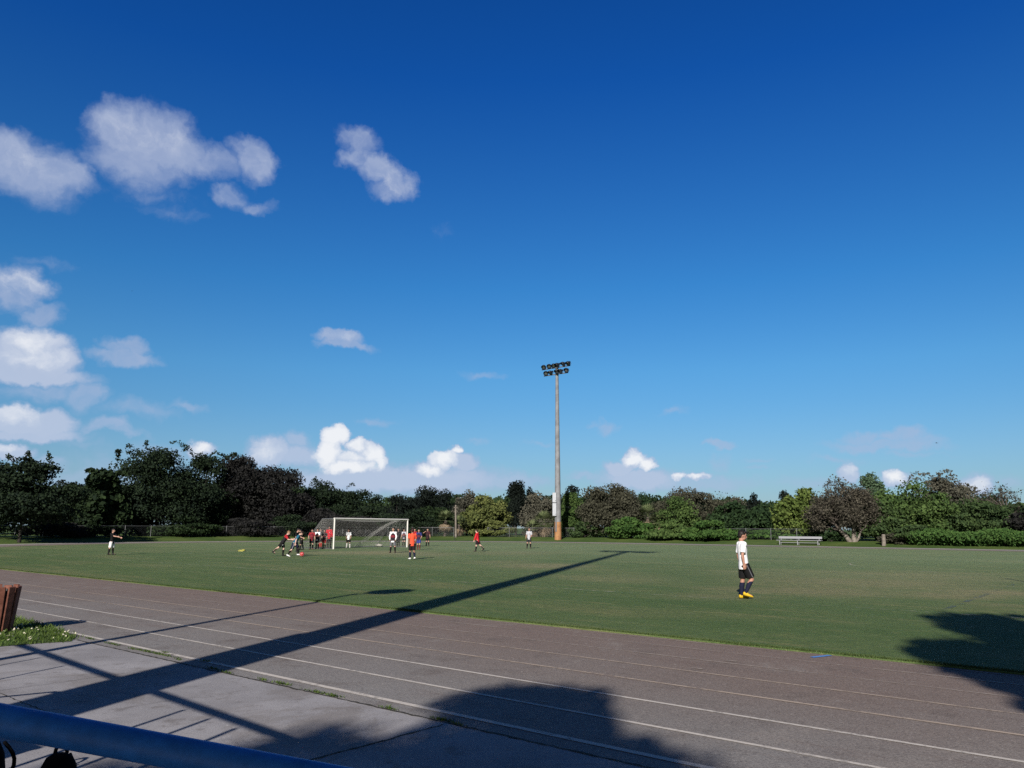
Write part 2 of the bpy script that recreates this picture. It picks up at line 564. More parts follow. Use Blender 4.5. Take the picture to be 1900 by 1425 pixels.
# grass turns paler across the pitch, away from its near edge
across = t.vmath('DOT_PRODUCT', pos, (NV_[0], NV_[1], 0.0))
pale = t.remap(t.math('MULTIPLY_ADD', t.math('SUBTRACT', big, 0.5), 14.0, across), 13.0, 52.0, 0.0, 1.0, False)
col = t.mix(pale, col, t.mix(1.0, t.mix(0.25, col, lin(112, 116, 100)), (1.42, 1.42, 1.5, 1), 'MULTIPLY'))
finish(t, p, col, t.math('ADD', blade, t.math('MULTIPLY', fine, 1.5)), 0.6, 0.04, 1.0)

# rough grass outside the oval
m_verge, t, p, pos, sv = ground_mat('verge_grass')
big = t.noise(pos, 0.25, 5.0, 0.65)
fine = t.noise(pos, 7.0, 5.0, 0.7)
col = t.mix(t.remap(big, 0.35, 0.65), lin(64, 88, 40), lin(88, 104, 52))
col = t.mix(t.remap(fine, 0.45, 0.75, 0, .6), col, lin(46, 64, 30))
finish(t, p, col, fine, 0.8, 0.06, 0.9)

# worn asphalt track: grey outer lanes, brownish red binder showing on the inner ones
m_track, t, p, pos, sv = ground_mat('worn_asphalt')
uvn = t.n('ShaderNodeTexCoord').outputs['UV']
sx = t.n('ShaderNodeSeparateXYZ')
t.l.new(uvn, sx.inputs[0])
big = t.noise(sv, 0.22, 5.0, 0.6)
lane = t.math('ADD', sx.outputs[1], t.math('MULTIPLY', t.math('SUBTRACT', big, 0.5), 5.0))
col = t.ramp(t.math('MULTIPLY', lane, 1 / 6.0, clamp=True), [(0.0, lin(136, 119, 110)), (0.35, lin(136, 122, 114)), (0.72, lin(141, 135, 131)), (1.0, lin(146, 143, 141))])
strk = t.n('ShaderNodeMapping')
strk.inputs['Scale'].default_value = (0.35, 3.2, 1)
t.l.new(sv, strk.inputs['Vector'])
col = t.mix(t.remap(t.noise(strk.outputs[0], 1.0, 5.0, 0.6), 0.52, 0.75, 0, .45), col, lin(118, 98, 90))
col = t.mix(t.remap(t.noise(pos, 1.3, 6.0, 0.7), 0.52, 0.70, 0, .6), col, lin(110, 100, 94))
col = t.mix(t.remap(t.noise(pos, 0.5, 6.0, 0.72, dist=1.2), 0.55, 0.68, 0, .5), col, lin(158, 150, 143))
col = t.mix(t.remap(t.noise(pos, 2.3, 7.0, 0.8, dist=1.0), 0.64, 0.70, 0, .55), col, lin(92, 76, 68))
grit = t.noise(pos, 55.0, 4.0, 0.75)
col = t.mix(t.remap(grit, 0.32, 0.50, 0.65, 0.0), col, lin(78, 72, 70))
col = t.mix(t.remap(grit, 0.54, 0.70, 0.0, 0.7), col, lin(182, 174, 168))
pit = t.noise(pos, 14.0, 5.0, 0.75)
col = t.mix(t.remap(pit, 0.56, 0.70, 0.0, 0.4), col, lin(96, 88, 86))
col = t.mix(t.remap(t.noise(pos, 18.0, 2.0, 0.5), 0.70, 0.76, 0.0, 0.55), col, lin(196, 192, 186))
finish(t, p, col, grit, 0.5, 0.012, 0.72)

# pale concrete walk with stains
m_conc, t, p, pos, sv = ground_mat('stained_concrete')
col = t.mix(t.remap(t.noise(pos, 0.8, 6.0, 0.65), 0.35, 0.68), lin(152, 150, 152), lin(132, 130, 132))
col = t.mix(t.remap(t.noise(pos, 3.0, 6.0, 0.72), 0.52, 0.70, 0, .75), col, lin(110, 105, 103))
col = t.mix(t.remap(t.noise(pos, 0.45, 6.0, 0.7, dist=1.5), 0.50, 0.62, 0, .55), col, lin(118, 112, 108))
col = t.mix(t.remap(t.noise(pos, 1.7, 7.0, 0.75, dist=.8), 0.60, 0.68, 0, .5), col, lin(92, 88, 86))
grit = t.noise(pos, 70.0, 4.0, 0.75)
col = t.mix(t.remap(grit, 0.34, 0.50, 0.55, 0.0), col, lin(92, 89, 88))
col = t.mix(t.remap(grit, 0.56, 0.70, 0.0, 0.45), col, lin(178, 174, 170))
col = t.mix(t.remap(t.noise(sv, 7.0, 4.0, 0.75), 0.66, 0.74, 0.0, 0.45), col, lin(190, 188, 186))
finish(t, p, col, grit, 0.35, 0.01, 0.98)

m_strip = mat('weathered_kerb', lin(206, 202, 196), 0.9, scale=1.5, col2=lin(184, 180, 174), detail=6)


def paint_mat(name, colr, lo, hi, scale=14.0):
    """old paint: flakes away so the surface below shows"""
    m = bpy.data.materials.new(name)
    m.use_nodes = True
    t = NT(m.node_tree)
    p = m.node_tree.nodes['Principled BSDF']
    p.inputs['Roughness'].default_value = 0.85
    pos = t.n('ShaderNodeNewGeometry').outputs['Position']
    c = t.mix(t.noise(pos, 30.0, 3.0), tuple(v * .8 for v in colr[:3]) + (1,), tuple(v * 0.6 for v in colr[:3]) + (1,))
    t.l.new(c, p.inputs['Base Color'])
    tr = t.n('ShaderNodeBsdfTransparent')
    mx = t.n('ShaderNodeMixShader')
    wear = t.math('MULTIPLY_ADD', t.noise(pos, scale, 6.0, 0.75), 0.6, t.math('MULTIPLY', t.noise(pos, 0.6, 3.0, 0.6), 0.4))
    t.l.new(t.remap(wear, lo, hi), mx.inputs[0])
    t.l.new(p.outputs[0], mx.inputs[1])
    t.l.new(tr.outputs[0], mx.inputs[2])
    t.l.new(mx.outputs[0], m.node_tree.nodes['Material Output'].inputs[0])
    return m


m_line = paint_mat('white_lane_paint', lin(214, 206, 196), 0.50, 0.66)
m_line_tan = paint_mat('tan_lane_paint', lin(190, 172, 154), 0.47, 0.64)
m_line_old = paint_mat('faded_lane_paint', lin(176, 162, 150), 0.40, 0.60)
m_field = paint_mat('faded_field_line', lin(196, 194, 168), 0.36, 0.56, 5.0)
m_blue = paint_mat('blue_field_line', lin(86, 104, 116), 0.33, 0.52, 4.0)
m_bluemark = paint_mat('blue_track_mark', lin(90, 150, 226), 0.56, 0.70)

# ------------------------------------------------------------------ ground
ring([7.4, 7.8, 8.4, 9.5, 11, 12.5, 14, 15.5, 18, 24, 40, 80, 200, 700, 3000], 0.0, 'ground', m_verge, 2.0, terrain)
ring([5.96, 7.6], 0.006, 'outer_kerb_strip', m_strip, 1.0)
ring([-0.15] + list(np.linspace(0.4, 5.95, 7)), 0.012, 'running_track', m_track, 1.0)
rng = random.Random(5)
# infield: one raised sheet of turf with a ragged edge
loop = oval(0.0, 0.22)
v, jit = [], 0.0
for (u, n, a) in loop:
    jit = 0.75 * jit + rng.uniform(-0.022, 0.022)
    uc = min(max(u, UR), UL)
    dx, dy = u - uc, n - N0
    L = math.hypot(dx, dy)
    k = (L + jit) / L
    p_ = xy(uc + dx * k, N0 + dy * k)
    v.append((p_[0], p_[1]))
k = len(v)
rings_ = []
for sc_, z in ((1.0, 0.0), (1.0, 0.032), (0.995, 0.045)):
    cx, cy = xy((UL + UR) / 2, N0)
    rings_.append([(cx + (x - cx) * sc_, cy + (y - cy) * sc_, z) for x, y in v])
mb = MB()
mb.v = [p for r in rings_ for p in r]
for r in range(2):
    mb.f += [(r * k + i, r * k + (i + 1) % k, (r + 1) * k + (i + 1) % k, (r + 1) * k + i) for i in range(k)]
mb.f.append(tuple(range(2 * k, 3 * k)))
mb.sm = [False] * len(mb.f)
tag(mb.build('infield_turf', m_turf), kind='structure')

# lane lines round the oval
for i, d in enumerate((0.13, 0.72, 1.50, 2.32, 3.18, 4.05, 4.88, 5.66)):
    wd = 0.07 if i == 7 else (0.05 if i > 3 else 0.042)
    ring([d - wd / 2, d + wd / 2], 0.0165, 'lane_line', m_line if i > 4 else (m_line_tan if i in (3, 4) else m_line_old), 0.6)


def strip(name, pts, w, z, m):
    """a painted strip through (u, n) points"""
    mb, L = MB(), []
    for i, (u, n) in enumerate(pts):
        a = np.array(pts[max(i - 1, 0)])
        b = np.array(pts[min(i + 1, len(pts) - 1)])
        t_ = (b - a) / np.linalg.norm(b - a)
        nn = np.array([-t_[1], t_[0]]) * w / 2
        for s in (1, -1):
            q = xy(u + nn[0] * s, n + nn[1] * s)
            L.append((q[0], q[1], z))
    mb.add(L, [(2 * i, 2 * i + 1, 2 * i + 3, 2 * i + 2) for i in range(len(pts) - 1)])
    return tag(mb.build(name, m), kind='structure')


FZ = 0.0495
GC = 41.4                                              # goal centre across the pitch
strip('touch_line', [(48, 17.6), (-50, 17.6)], 0.10, FZ, m_field)
strip('touch_line', [(48, 65.2), (-50, 65.2)], 0.10, FZ, m_field)
strip('goal_line', [(48, 17.6), (48, 65.2)], 0.12, FZ, m_field)
strip('penalty_area_line', [(47.9, 24.5), (33.2, 24.5), (33.2, 58.3), (47.9, 58.3)], 0.12, FZ + .001, m_field)
strip('goal_area_line', [(47.9, 32.6), (42.6, 32.6), (42.6, 50.2), (47.9, 50.2)], 0.12, FZ + .001, m_field)
strip('halfway_line', [(3.6, 17.7), (3.6, 65.1)], 0.12, FZ + .001, m_blue)
strip('centre_circle', [(3.6 + 8.4 * math.cos(a), 42 + 8.4 * math.sin(a)) for a in np.linspace(0, 6.283, 60)], 0.10, FZ + .002, m_field)
strip('track_mark', [(3.68, 10.62), (3.55, 10.95)], 0.07, 0.019, m_bluemark)
for (px, py) in ((1206, 1261), (1293, 1243), (1357, 1229), (1004, 1305)):
    u, n = un(*g(px, py)[:2])
    strip('track_mark', [(u + .07, n), (u - .07, n + .01)], 0.05, 0.019, m_line_old)

# concrete walk beside the track (leaves a corner for the grass patch)
mb = MB()
edge = [(-60, 5.06), (12.55, 5.06), (12.35, 4.92), (12.45, 4.5), (12.5, 4.1), (12.9, 3.4), (13.4, 2.2), (14, 0.5), (14, -16), (-60, -16)]
top = [(*xy(u, n), 0.014) for u, n in edge]
mb.add(top, [tuple(range(len(top)))])
tag(mb.build('concrete_walk', m_conc), kind='structure')


def crack(name, pts, w, z, m, seed):
    rr = random.Random(seed)
    q = []
    for (a, b) in zip(pts, pts[1:]):
        k = max(2, int(math.dist(a, b) / 0.06))
        q += [(a[0] + (b[0] - a[0]) * i / k + rr.uniform(-.012, .012), a[1] + (b[1] - a[1]) * i / k + rr.uniform(-.012, .012)) for i in range(k)]
    mb, L = MB(), []
    for i in range(len(q)):
        a, b = np.array(q[max(i - 1, 0)]), np.array(q[min(i + 1, len(q) - 1)])
        t_ = (b - a) / np.linalg.norm(b - a)
        nn = np.array([-t_[1], t_[0]]) * w * rr.uniform(.35, 1.3) / 2
        for s in (1, -1):
            p_ = xy(q[i][0] + nn[0] * s, q[i][1] + nn[1] * s)
            L.append((p_[0], p_[1], z))
    mb.add(L, [(2 * i, 2 * i + 1, 2 * i + 3, 2 * i + 2) for i in range(len(q) - 1)])
    return tag(mb.build(name, m), kind='structure')


m_dirt = mat('dark_dirt', lin(58, 52, 42), 0.95, scale=20, col2=lin(38, 36, 26))
crack('pavement_joint', [(12.4, 5.07), (-12, 5.07)], 0.028, 0.0185, m_dirt, 1)
crack('pavement_joint', [(4.86, 5.0), (4.9, -6)], 0.02, 0.0185, m_dirt, 2)
crack('pavement_joint', [(12.0, 3.05), (-6, 2.95)], 0.012, 0.0185, m_dirt, 3)
crack('pavement_joint', [(9.2, 5.0), (9.3, -5)], 0.006, 0.0185, m_dirt, 4)


# ------------------------------------------------------------------ blades of grass
def blades(name, pts, hmin, hmax, wid, seed, m, lean=0.6):
    rr = np.random.default_rng(seed)
    n = len(pts)
    P = np.asarray(pts, float)
    a = rr.uniform(0, 6.283, n)
    h = rr.uniform(hmin, hmax, n)
    d = np.stack([np.cos(a), np.sin(a), np.zeros(n)], 1)
    sd = np.stack([-np.sin(a), np.cos(a), np.zeros(n)], 1) * (wid / 2)
    ln = (rr.uniform(0.1, lean, n) * h)[:, None]
    up = np.array([0, 0, 1.0])
    v = np.stack([P - sd, P + sd, P + sd * .6 + up * (h * .7)[:, None] + d * ln * .5, P - sd * .2 + up * h[:, None] + d * ln], 1).reshape(-1, 3)
    q = np.arange(n * 4).reshape(-1, 4)
    return obj(name, fast_mesh(name, v, q, np.repeat(rr.uniform(0, 1, n), 4)), m)


m_blade = leaf_mat('grass_blade', lin(48, 70, 28)[:3], lin(88, 106, 50)[:3], 0.2)
m_blade_turf = leaf_mat('turf_blade', lin(50, 68, 34)[:3], lin(78, 92, 50)[:3], 0.15)
rr = np.random.default_rng(3)
# fringe of turf along the near edge of the infield
n_ = 40000
uu = -8 + 46 * rr.uniform(0, 1, n_) ** 1.6
nn = 11.0 + np.abs(rr.normal(0, 0.05, n_)) + 0.0
pp = np.outer(uu, UV_) + np.outer(nn, NV_)
tag(blades('turf_fringe', np.c_[pp, np.full(n_, 0.03)], .012, .034, .010, 4, m_blade_turf), kind='stuff')
# corner patch of weeds and grass beside the bin
poly = [(17.6, 5.62), (15.2, 5.45), (14.1, 5.4), (12.75, 5.2), (12.3, 4.95), (12.45, 4.5), (12.5, 4.1), (12.9, 3.4), (13.4, 2.2), (14, .5), (18, .5)]
mb = MB()
mb.add([(*xy(u, n), 0.02) for u, n in poly], [tuple(range(len(poly)))])
tag(mb.build('grass_patch', m_verge), kind='structure')


def inside(u, n):
    c = False
    for (a, b), (d, e) in zip(poly, poly[1:] + poly[:1]):
        if (b > n) != (e > n) and u < (d - a) * (n - b) / (e - b) + a:
            c = not c
    return c


pts = []
while len(pts) < 16000:
    u, n = rr.uniform(12.2, 18), rr.uniform(.6, 5.7)
    if inside(u + rr.normal(0, .05), n + rr.normal(0, .05)):
        pts.append((*xy(u, n), 0.015))
tag(blades('weedy_grass', pts, .02, .085, .012, 6, m_blade, 1.0), kind='stuff')
# fallen petals and dry leaf bits lying in it
pts = [(*xy(*q), .07) for q in [(rr.uniform(12.3, 14.5), rr.uniform(3.6, 5.2)) for _ in range(150)] if inside(*q)]
m_litter = leaf_mat('pale_litter', lin(170, 170, 140)[:3], lin(214, 206, 190)[:3], 0.2)
tag(blades('leaf_litter', pts, .008, .03, .03, 7, m_litter, 3.0), kind='stuff')
# tufts in the pavement joint
pts = []
for (px, py, sp, cnt) in ((167, 1187, .14, 90), (208, 1197, .2, 110), (247, 1206, .12, 60), (268, 1210, .2, 150), (300, 1217, .32, 260), (330, 1226, .08, 30), (305, 1213, .1, 60),
                          (420, 1250, .12, 70), (487, 1264, .08, 50), (521, 1271, .12, 130), (588, 1287, .16, 120), (619, 1294, .09, 120), (722, 1318, .09, 90),
                          (820, 1339, .12, 160), (850, 1348, .06, 60), (380, 1229, .1, 90), (395, 1243, .1, 80)):
    c_ = un(*g(px, py)[:2])
    for _ in range(int(cnt * .7)):
        pts.append((*xy(c_[0] + rr.normal(0, sp * .6), c_[1] + rr.normal(0, .014)), 0.012))
tag(blades('crack_weeds', pts, .008, .030, .009, 8, m_blade, 1.4), kind='stuff')

# ------------------------------------------------------------------ placing things seen in the distance
def at_off(px, d):
    """ground point in the direction of photo column px, d metres outside the infield edge"""
    r = ray(px, 985)
    r = r[:2] / np.linalg.norm(r[:2])
    lo, hi = 30.0, 400.0
    for _ in range(60):
        mid = (lo + hi) / 2
        if off(*un(*(r * mid))) < d:
            lo = mid
        else:
            hi = mid
    p = r * hi
    return float(p[0]), float(p[1]), float(hi)


def gz(x, y):
    return terrain(*un(x, y))


def height_at(px, py, x, y):
    """world z of photo point (px, py) when it lies above ground point x, y"""
    r = ray(px, py)
    return H + r[2] / np.hypot(r[0], r[1]) * math.hypot(x, y)


def mpp(x, y):                              # metres per photo pixel there
    return math.hypot(x, y) / F


def shade(px, py, h):
    """the point at height h whose shadow falls on photo point (px, py)"""
    q = g(px, py)
    L = h / math.tan(SUN_EL)
    return Vector((q[0] - L * math.sin(SUN_AZ), q[1] - L * math.cos(SUN_AZ), h))


# ------------------------------------------------------------------ materials of things
m_concpole = mat('spun_concrete', lin(152, 155, 160), 0.85, scale=1.2, col2=lin(122, 124, 128), bump=0.2)
m_rust = mat('rust_stained_base', lin(190, 142, 96), 0.9, scale=2.0, col2=lin(158, 110, 72), bump=0.2)
m_galv = mat('galvanised_steel', lin(150, 152, 155), 0.5, scale=12, var=.2, metal=0.6)
m_darkmetal = mat('dark_lamp_metal', lin(58, 62, 72), 0.4, scale=9, var=.3, metal=0.5)
m_reflector = mat('lamp_reflector', lin(210, 212, 218), 0.18, scale=5, var=.1, metal=0.9)
m_glass = mat('lamp_glass', lin(60, 68, 84), 0.08, scale=5, var=.2, spec=.8)
m_cabinet = mat('cabinet_paint', lin(196, 202, 210), 0.5, scale=3, var=.12)
m_white = mat('white_goal_paint', lin(252, 250, 244), 0.45, scale=4, var=.1)
m_netm = mat('net_cord', lin(190, 190, 188), 0.9, scale=6, var=.2)
m_alu = mat('aluminium', lin(196, 198, 204), 0.38, scale=10, var=.12, metal=0.35)
m_black = mat('black_fabric', (.006, .006, .008), 0.9, scale=30, var=.4, spec=.08)
m_blackmetal = mat('black_paint', (.02, .02, .022), 0.5, scale=10, var=.3)
m_bark = mat('grey_bark', lin(104, 96, 88), 0.95, scale=5, col2=lin(66, 60, 54), bump=.6)
m_palebark = mat('pale_bark', lin(150, 142, 132), 0.95, scale=4, col2=lin(110, 102, 94), bump=.6)
m_darkbark = mat('dark_bark', lin(52, 46, 42), 0.95, scale=5, col2=lin(32, 29, 27), bump=.6)
m_board = mat('recycled_brown_slat', lin(150, 100, 84), 0.75, scale=9, col2=lin(112, 70, 58), bump=.3, spec=.2)
m_liner = mat('dark_liner', (.012, .010, .012), 0.6, scale=10, var=.3)
m_rail = mat('blue_pipe_paint', (.035, .24, .70), 0.45, scale=26, var=.3, spec=.35, detail=7)
m_sand = mat('pale_sandbag', lin(196, 194, 184), 0.9, scale=14, var=.25, bump=.3)
m_yellow = mat('yellow_plastic', lin(214, 206, 96), 0.5, scale=8, var=.1)
m_redball = mat('red_ball_panels', lin(206, 60, 62), 0.4, scale=3, var=.1)
m_ballpatch = mat('pale_ball_panels', lin(226, 150, 146), 0.4, scale=3, var=.1)


# ------------------------------------------------------------------ floodlight masts
def floodlight(name, parent, pos, yaw, tilt):
    """bowl lamp looking along yaw (world azimuth), tipped down"""
    M = Matrix.Rotation(-yaw, 3, 'Z') @ Matrix.Rotation(-tilt, 3, 'X')
    ax, f, up = (M @ Vector(q) * 1.04 for q in ((1, 0, 0), (0, 1, 0), (0, 0, 1)))
    c = Vector(pos)
    mb, r = MB(), 0.33
    mb.loft([(c - f * .34, ax * .07, up * .07), (c - f * .30, ax * .13, up * .13), (c - f * .12, ax * .15, up * .15)], 14)
    mb.loft([(c - f * .12, ax * .16, up * .16), (c - f * .06, ax * .24, up * .24), (c + f * .05, ax * .31, up * .31),
             (c + f * .16, ax * r, up * r)], 18, caps=False)
    h = mb.build(name, m_darkmetal, parent)
    mb = MB()                                # visor: the upper half of a tube ahead of the glass
    n = 10
    vs = []
    for k, (y, q) in enumerate(((.16, r), (.40, r * .97))):
        for i in range(n + 1):
            a = math.pi * i / n
            vs.append(c + f * (y if k == 0 else y * (.55 + .45 * math.sin(a))) + ax * q * math.cos(a) + up * q * math.sin(a))
    mb.add(vs, [(i, i + 1, n + 2 + i, n + 1 + i) for i in range(n)], True)
    o = mb.build('visor', m_darkmetal, h)
    md = o.modifiers.new('s', 'SOLIDIFY')
    md.thickness = 0.012
    mb = MB()
    mb.ell(c + f * .15, ax * (r - .012), up * (r - .012), f * .05, 16, 6)
    mb.build('lens', m_glass, h)
    mb = MB()
    mb.loft([(c + f * .17, ax * .20, up * .20), (c + f * .205, ax * .12, up * .12)], 14)
    mb.build('reflector', m_reflector, h)
    return h


def mast(label, x, y, z, hgt, yaw, lean=0.0):
    root = tag(empty('floodlight_mast', (x, y, z)), label, 'floodlight mast')
    mb, rings = MB(), []
    for k in range(9):
        t = k / 8
        rings.append(((lean * t, 0, hgt * t), (.43 - .24 * t, 0, 0), (0, .43 - .24 * t, 0)))
    mb.loft(rings, 20)
    mb.build('pole', m_concpole, root)
    mb = MB()
    mb.loft([((0, 0, -.1), (.445, 0, 0), (0, .445, 0)), ((0, 0, .35), (.452, 0, 0), (0, .452, 0)), ((lean * .08, 0, 2.25), (.428, 0, 0), (0, .428, 0))], 20)
    mb.build('stained_base', m_rust, root)
    ad = Vector((math.sin(yaw + math.pi / 2), math.cos(yaw + math.pi / 2), 0))    # along the cross arms
    fw = Vector((math.sin(yaw), math.cos(yaw), 0))
    tp = Vector((lean, 0, hgt))
    arms = ((-.25, 2.35, (-2.2, -1.42, -.45, .22, .95, 1.85)), (-1.15, 2.0, (-1.9, -.95, -.35, .68, 1.5)))
    for dz, L, xs in arms:
        mb = MB()
        c = tp + Vector((0, 0, dz - .1)) + fw * .26
        mb.box(c, 2 * L, .09, .12, Matrix((ad, fw, (0, 0, 1))).transposed())
        mb.box(c - fw * .14, .5, .3, .1, Matrix((ad, fw, (0, 0, 1))).transposed())
        arm = mb.build('cross_arm', m_galv, root)
        rr = random.Random(int(-dz * 100))
        for q in xs:
            p_ = c + ad * q + Vector((0, 0, .32)) + fw * .15
            mb = MB()
            mb.tube(c + ad * q, c + ad * q + Vector((0, 0, .14)), .03)
            for s in (-1, 1):
                mb.tube(c + ad * (q + s * .2) + Vector((0, 0, .14)), p_ + ad * s * .34 - fw * .12, .018)
            mb.tube(c + ad * (q - .2) + Vector((0, 0, .14)), c + ad * (q + .2) + Vector((0, 0, .14)), .022)
            mb.build('bracket', m_galv, root)
            floodlight('floodlight', root, p_, yaw + rr.uniform(-.5, .5) - q * .12, R(rr.uniform(24, 38)))
    mb = MB()
    mb.tube((0, 0, hgt * .2), (-.36, -.1, 1.4), .035)
    for k in range(5):
        mb.tube((-.18 - .045 * k, -.40 + .02 * k, 1.0), (-.18, -.36 + .012 * k, 6.0), .022)
    mb.build('conduit', m_galv, root)
    bx = Vector((-.36, -.42, 0))
    for z0, z1, dd in ((4.7, 5.95, .30), (3.0, 4.62, .36)):
        mb = MB()
        mb.box(bx + Vector((-.10, 0, (z0 + z1) / 2)), .50, dd, z1 - z0)
        cb = mb.build('electrical_cabinet', m_cabinet, root, .02)
        mb = MB()
        mb.box(bx + Vector((-.10, -dd / 2 - .008, (z0 + z1) / 2)), .42, .016, z1 - z0 - .12)
        dr = mb.build('cabinet_door', m_cabinet, cb, .006)
        mb = MB()
        mb.box(bx + Vector((.03, -dd / 2 - .03, z0 + .22)), .09, .03, .07)
        mb.build('handle', m_darkmetal, dr)
    return root


mx_, my_, _ = at_off(1035.3, 11.2)
MH = height_at(1033, 668, mx_, my_)
mast('tall concrete floodlight mast with cabinets and rust stained base beyond the track', mx_, my_, gz(mx_, my_), MH - gz(mx_, my_) - .75, R(219.5))
# its twin stands just left of the camera and throws the long shadow
tipg = g(1165, 1024.5)
hh = 28.0
tipw = Vector((tipg[0] - hh / math.tan(SUN_EL) * math.sin(SUN_AZ), tipg[1] - hh / math.tan(SUN_EL) * math.cos(SUN_AZ), hh))
mid = g(500, 1214)
# base so that the foot of the shadow runs through the photo's near stretch
by = tipw.y
bx_ = mid[0] - (mid[1] - by) * math.tan(SUN_AZ) - .05
mast('near floodlight mast left of the camera whose long shadow crosses track and pitch', bx_, by, 0.0, hh, R(39.5), tipw.x - bx_)

# ------------------------------------------------------------------ lamp post left of the frame (thin long shadow)
def lamp_post():
    a = shade(300, 1180, 0.0)
    tip = shade(705, 1102, 8.0)
    dirx, diry = math.sin(SUN_AZ), math.cos(SUN_AZ)
    k = (a.y - tip.y) / diry
    x = tip.x
    root = tag(empty('lamp_post', (tip.x - .35, tip.y, 0)), 'slim lamp post with one big oval head left of the frame', 'lamp post')
    mb = MB()
    mb.tube((0, 0, 0), (0, 0, 7.8), .10, .06, 12)
    mb.build('pole', m_galv, root)
    mb = MB()
    mb.tube((0, 0, 7.55), (.5, .1, 8.0), .035, .035, 8)
    mb.build('bracket_arm', m_galv, root)
    mb = MB()
    mb.ell((.55, .1, 8.1), (.55, .1, 0), (-.06, .34, 0), (0, 0, .36), 16, 10)
    mb.build('lamp_head', m_darkmetal, root)
    mb = MB()
    mb.ell((.55, .1, 7.84), (.4, .07, 0), (-.05, .26, 0), (0, 0, .12), 14, 6)
    mb.build('lamp_lens', m_glass, root)
    mb = MB()
    mb.tube((0, 0, 0), (0, 0, .5), .16, .13, 12)
    mb.build('base', m_galv, root)


lamp_post()
# slim pole right of the frame: only the tip of its shadow shows
tp_ = shade(1868, 1076, 9.0)
root = tag(empty('flag_pole', (tp_.x, tp_.y, 0)), 'thin bare pole right of the frame throwing a sliver of shadow', 'pole')
mb = MB()
mb.tube((0, 0, 0), (0, 0, 8.9), .075, .04, 10)
mb.build('pole', m_galv, root)
mb = MB()
mb.ell((0, 0, 8.95), (.07, 0, 0), (0, .07, 0), (0, 0, .07))
mb.build('finial', m_galv, root)

# ------------------------------------------------------------------ chain link fence round the outside
m_link = bpy.data.materials.new('chain_link')
m_link.use_nodes = True
t = NT(m_link.node_tree)
p = m_link.node_tree.nodes['Principled BSDF']
p.inputs['Base Color'].default_value = lin(78, 82, 84)
p.inputs['Metallic'].default_value = .5
p.inputs['Roughness'].default_value = .5
sx = t.n('ShaderNodeSeparateXYZ')
t.l.new(t.n('ShaderNodeTexCoord').outputs['UV'], sx.inputs[0])
wires = None
for s in (1, -1):
    f_ = t.math('FRACT', t.math('MULTIPLY', t.math('MULTIPLY_ADD', sx.outputs[1], s, sx.outputs[0]), 1 / 0.075))
    w_ = t.math('LESS_THAN', f_, 0.05)
    wires = w_ if wires is None else t.math('MAXIMUM', wires, w_)
mx = t.n('ShaderNodeMixShader')
t.l.new(wires, mx.inputs[0])
t.l.new(t.n('ShaderNodeBsdfTransparent').outputs[0], mx.inputs[1])
t.l.new(p.outputs[0], mx.inputs[2])
t.l.new(mx.outputs[0], m_link.node_tree.nodes['Material Output'].inputs[0])
FD = 14.2


def fence(label, px0, px1, hgt=1.22):
    """posts every ~3 m between two photo columns"""
    pts, px = [], px0
    x, y, D = at_off(px, FD)
    pts = [(x, y)]
    while px < px1:
        px += 2.0
        x, y, _ = at_off(px, FD)
        if math.dist((x, y), pts[-1]) >= 2.9:
            pts.append((x, y))
    o0 = Vector((pts[0][0], pts[0][1], gz(*pts[0])))
    root = tag(empty('chain_link_fence', o0), label, 'fence')
    P = [Vector((x, y, gz(x, y))) - o0 for x, y in pts]
    mb = MB()
    mb.tube((0, 0, -.1), (0, 0, hgt + .04), .032, .032, 8)
    mb.ell((0, 0, hgt + .05), (.036, 0, 0), (0, .036, 0), (0, 0, .03), 8, 4)
    me = mb.mesh('post')
    me.materials.append(m_galv)
    for q in P:
        o = bpy.data.objects.new('post', me)
        C.objects.link(o)
        o.parent = root
        o.location = q
    mb = MB()
    for a, b in zip(P, P[1:]):
        mb.tube(a + Vector((0, 0, hgt)), b + Vector((0, 0, hgt)), .021, .021, 6)
    mb.build('top_rail', m_galv, root)
    v, q, uv, L = [], [], [], 0.0
    for i, a in enumerate(P):
        if i:
            L += (a - P[i - 1]).length
        v += [tuple(a + Vector((0, 0, .03))), tuple(a + Vector((0, 0, hgt)))]
        uv += [(L, 0), (L, hgt)]
    q = [(2 * i, 2 * i + 2, 2 * i + 3, 2 * i + 1) for i in range(len(P) - 1)]
    obj('wire_mesh', fast_mesh('wire_mesh', v, q, uv=uv), m_link, root)


fence('long grey chain link fence under the dark trees behind the goal', -80, 858)
fence('short chain link fence between the leaning pole and the floodlight mast', 905, 1098)
fence('chain link fence standing behind the aluminium bench', 1340, 1530)

# leaning utility post and a stub beside it
x, y, _ = at_off(846, 13.2)
z1 = height_at(844, 937, x, y)
root = tag(empty('wooden_post', (x, y, gz(x, y))), 'tall bare grey wooden post standing by the palms', 'post')
mb = MB()
mb.tube((0, 0, -.1), (-.1, 0, z1 - gz(x, y)), .15, .10, 10)
mb.build('shaft', m_palebark, root)
mb = MB()
mb.box((-.1, 0, z1 - gz(x, y) - .35), .5, .09, .09)
mb.build('cross_piece', m_palebark, root)
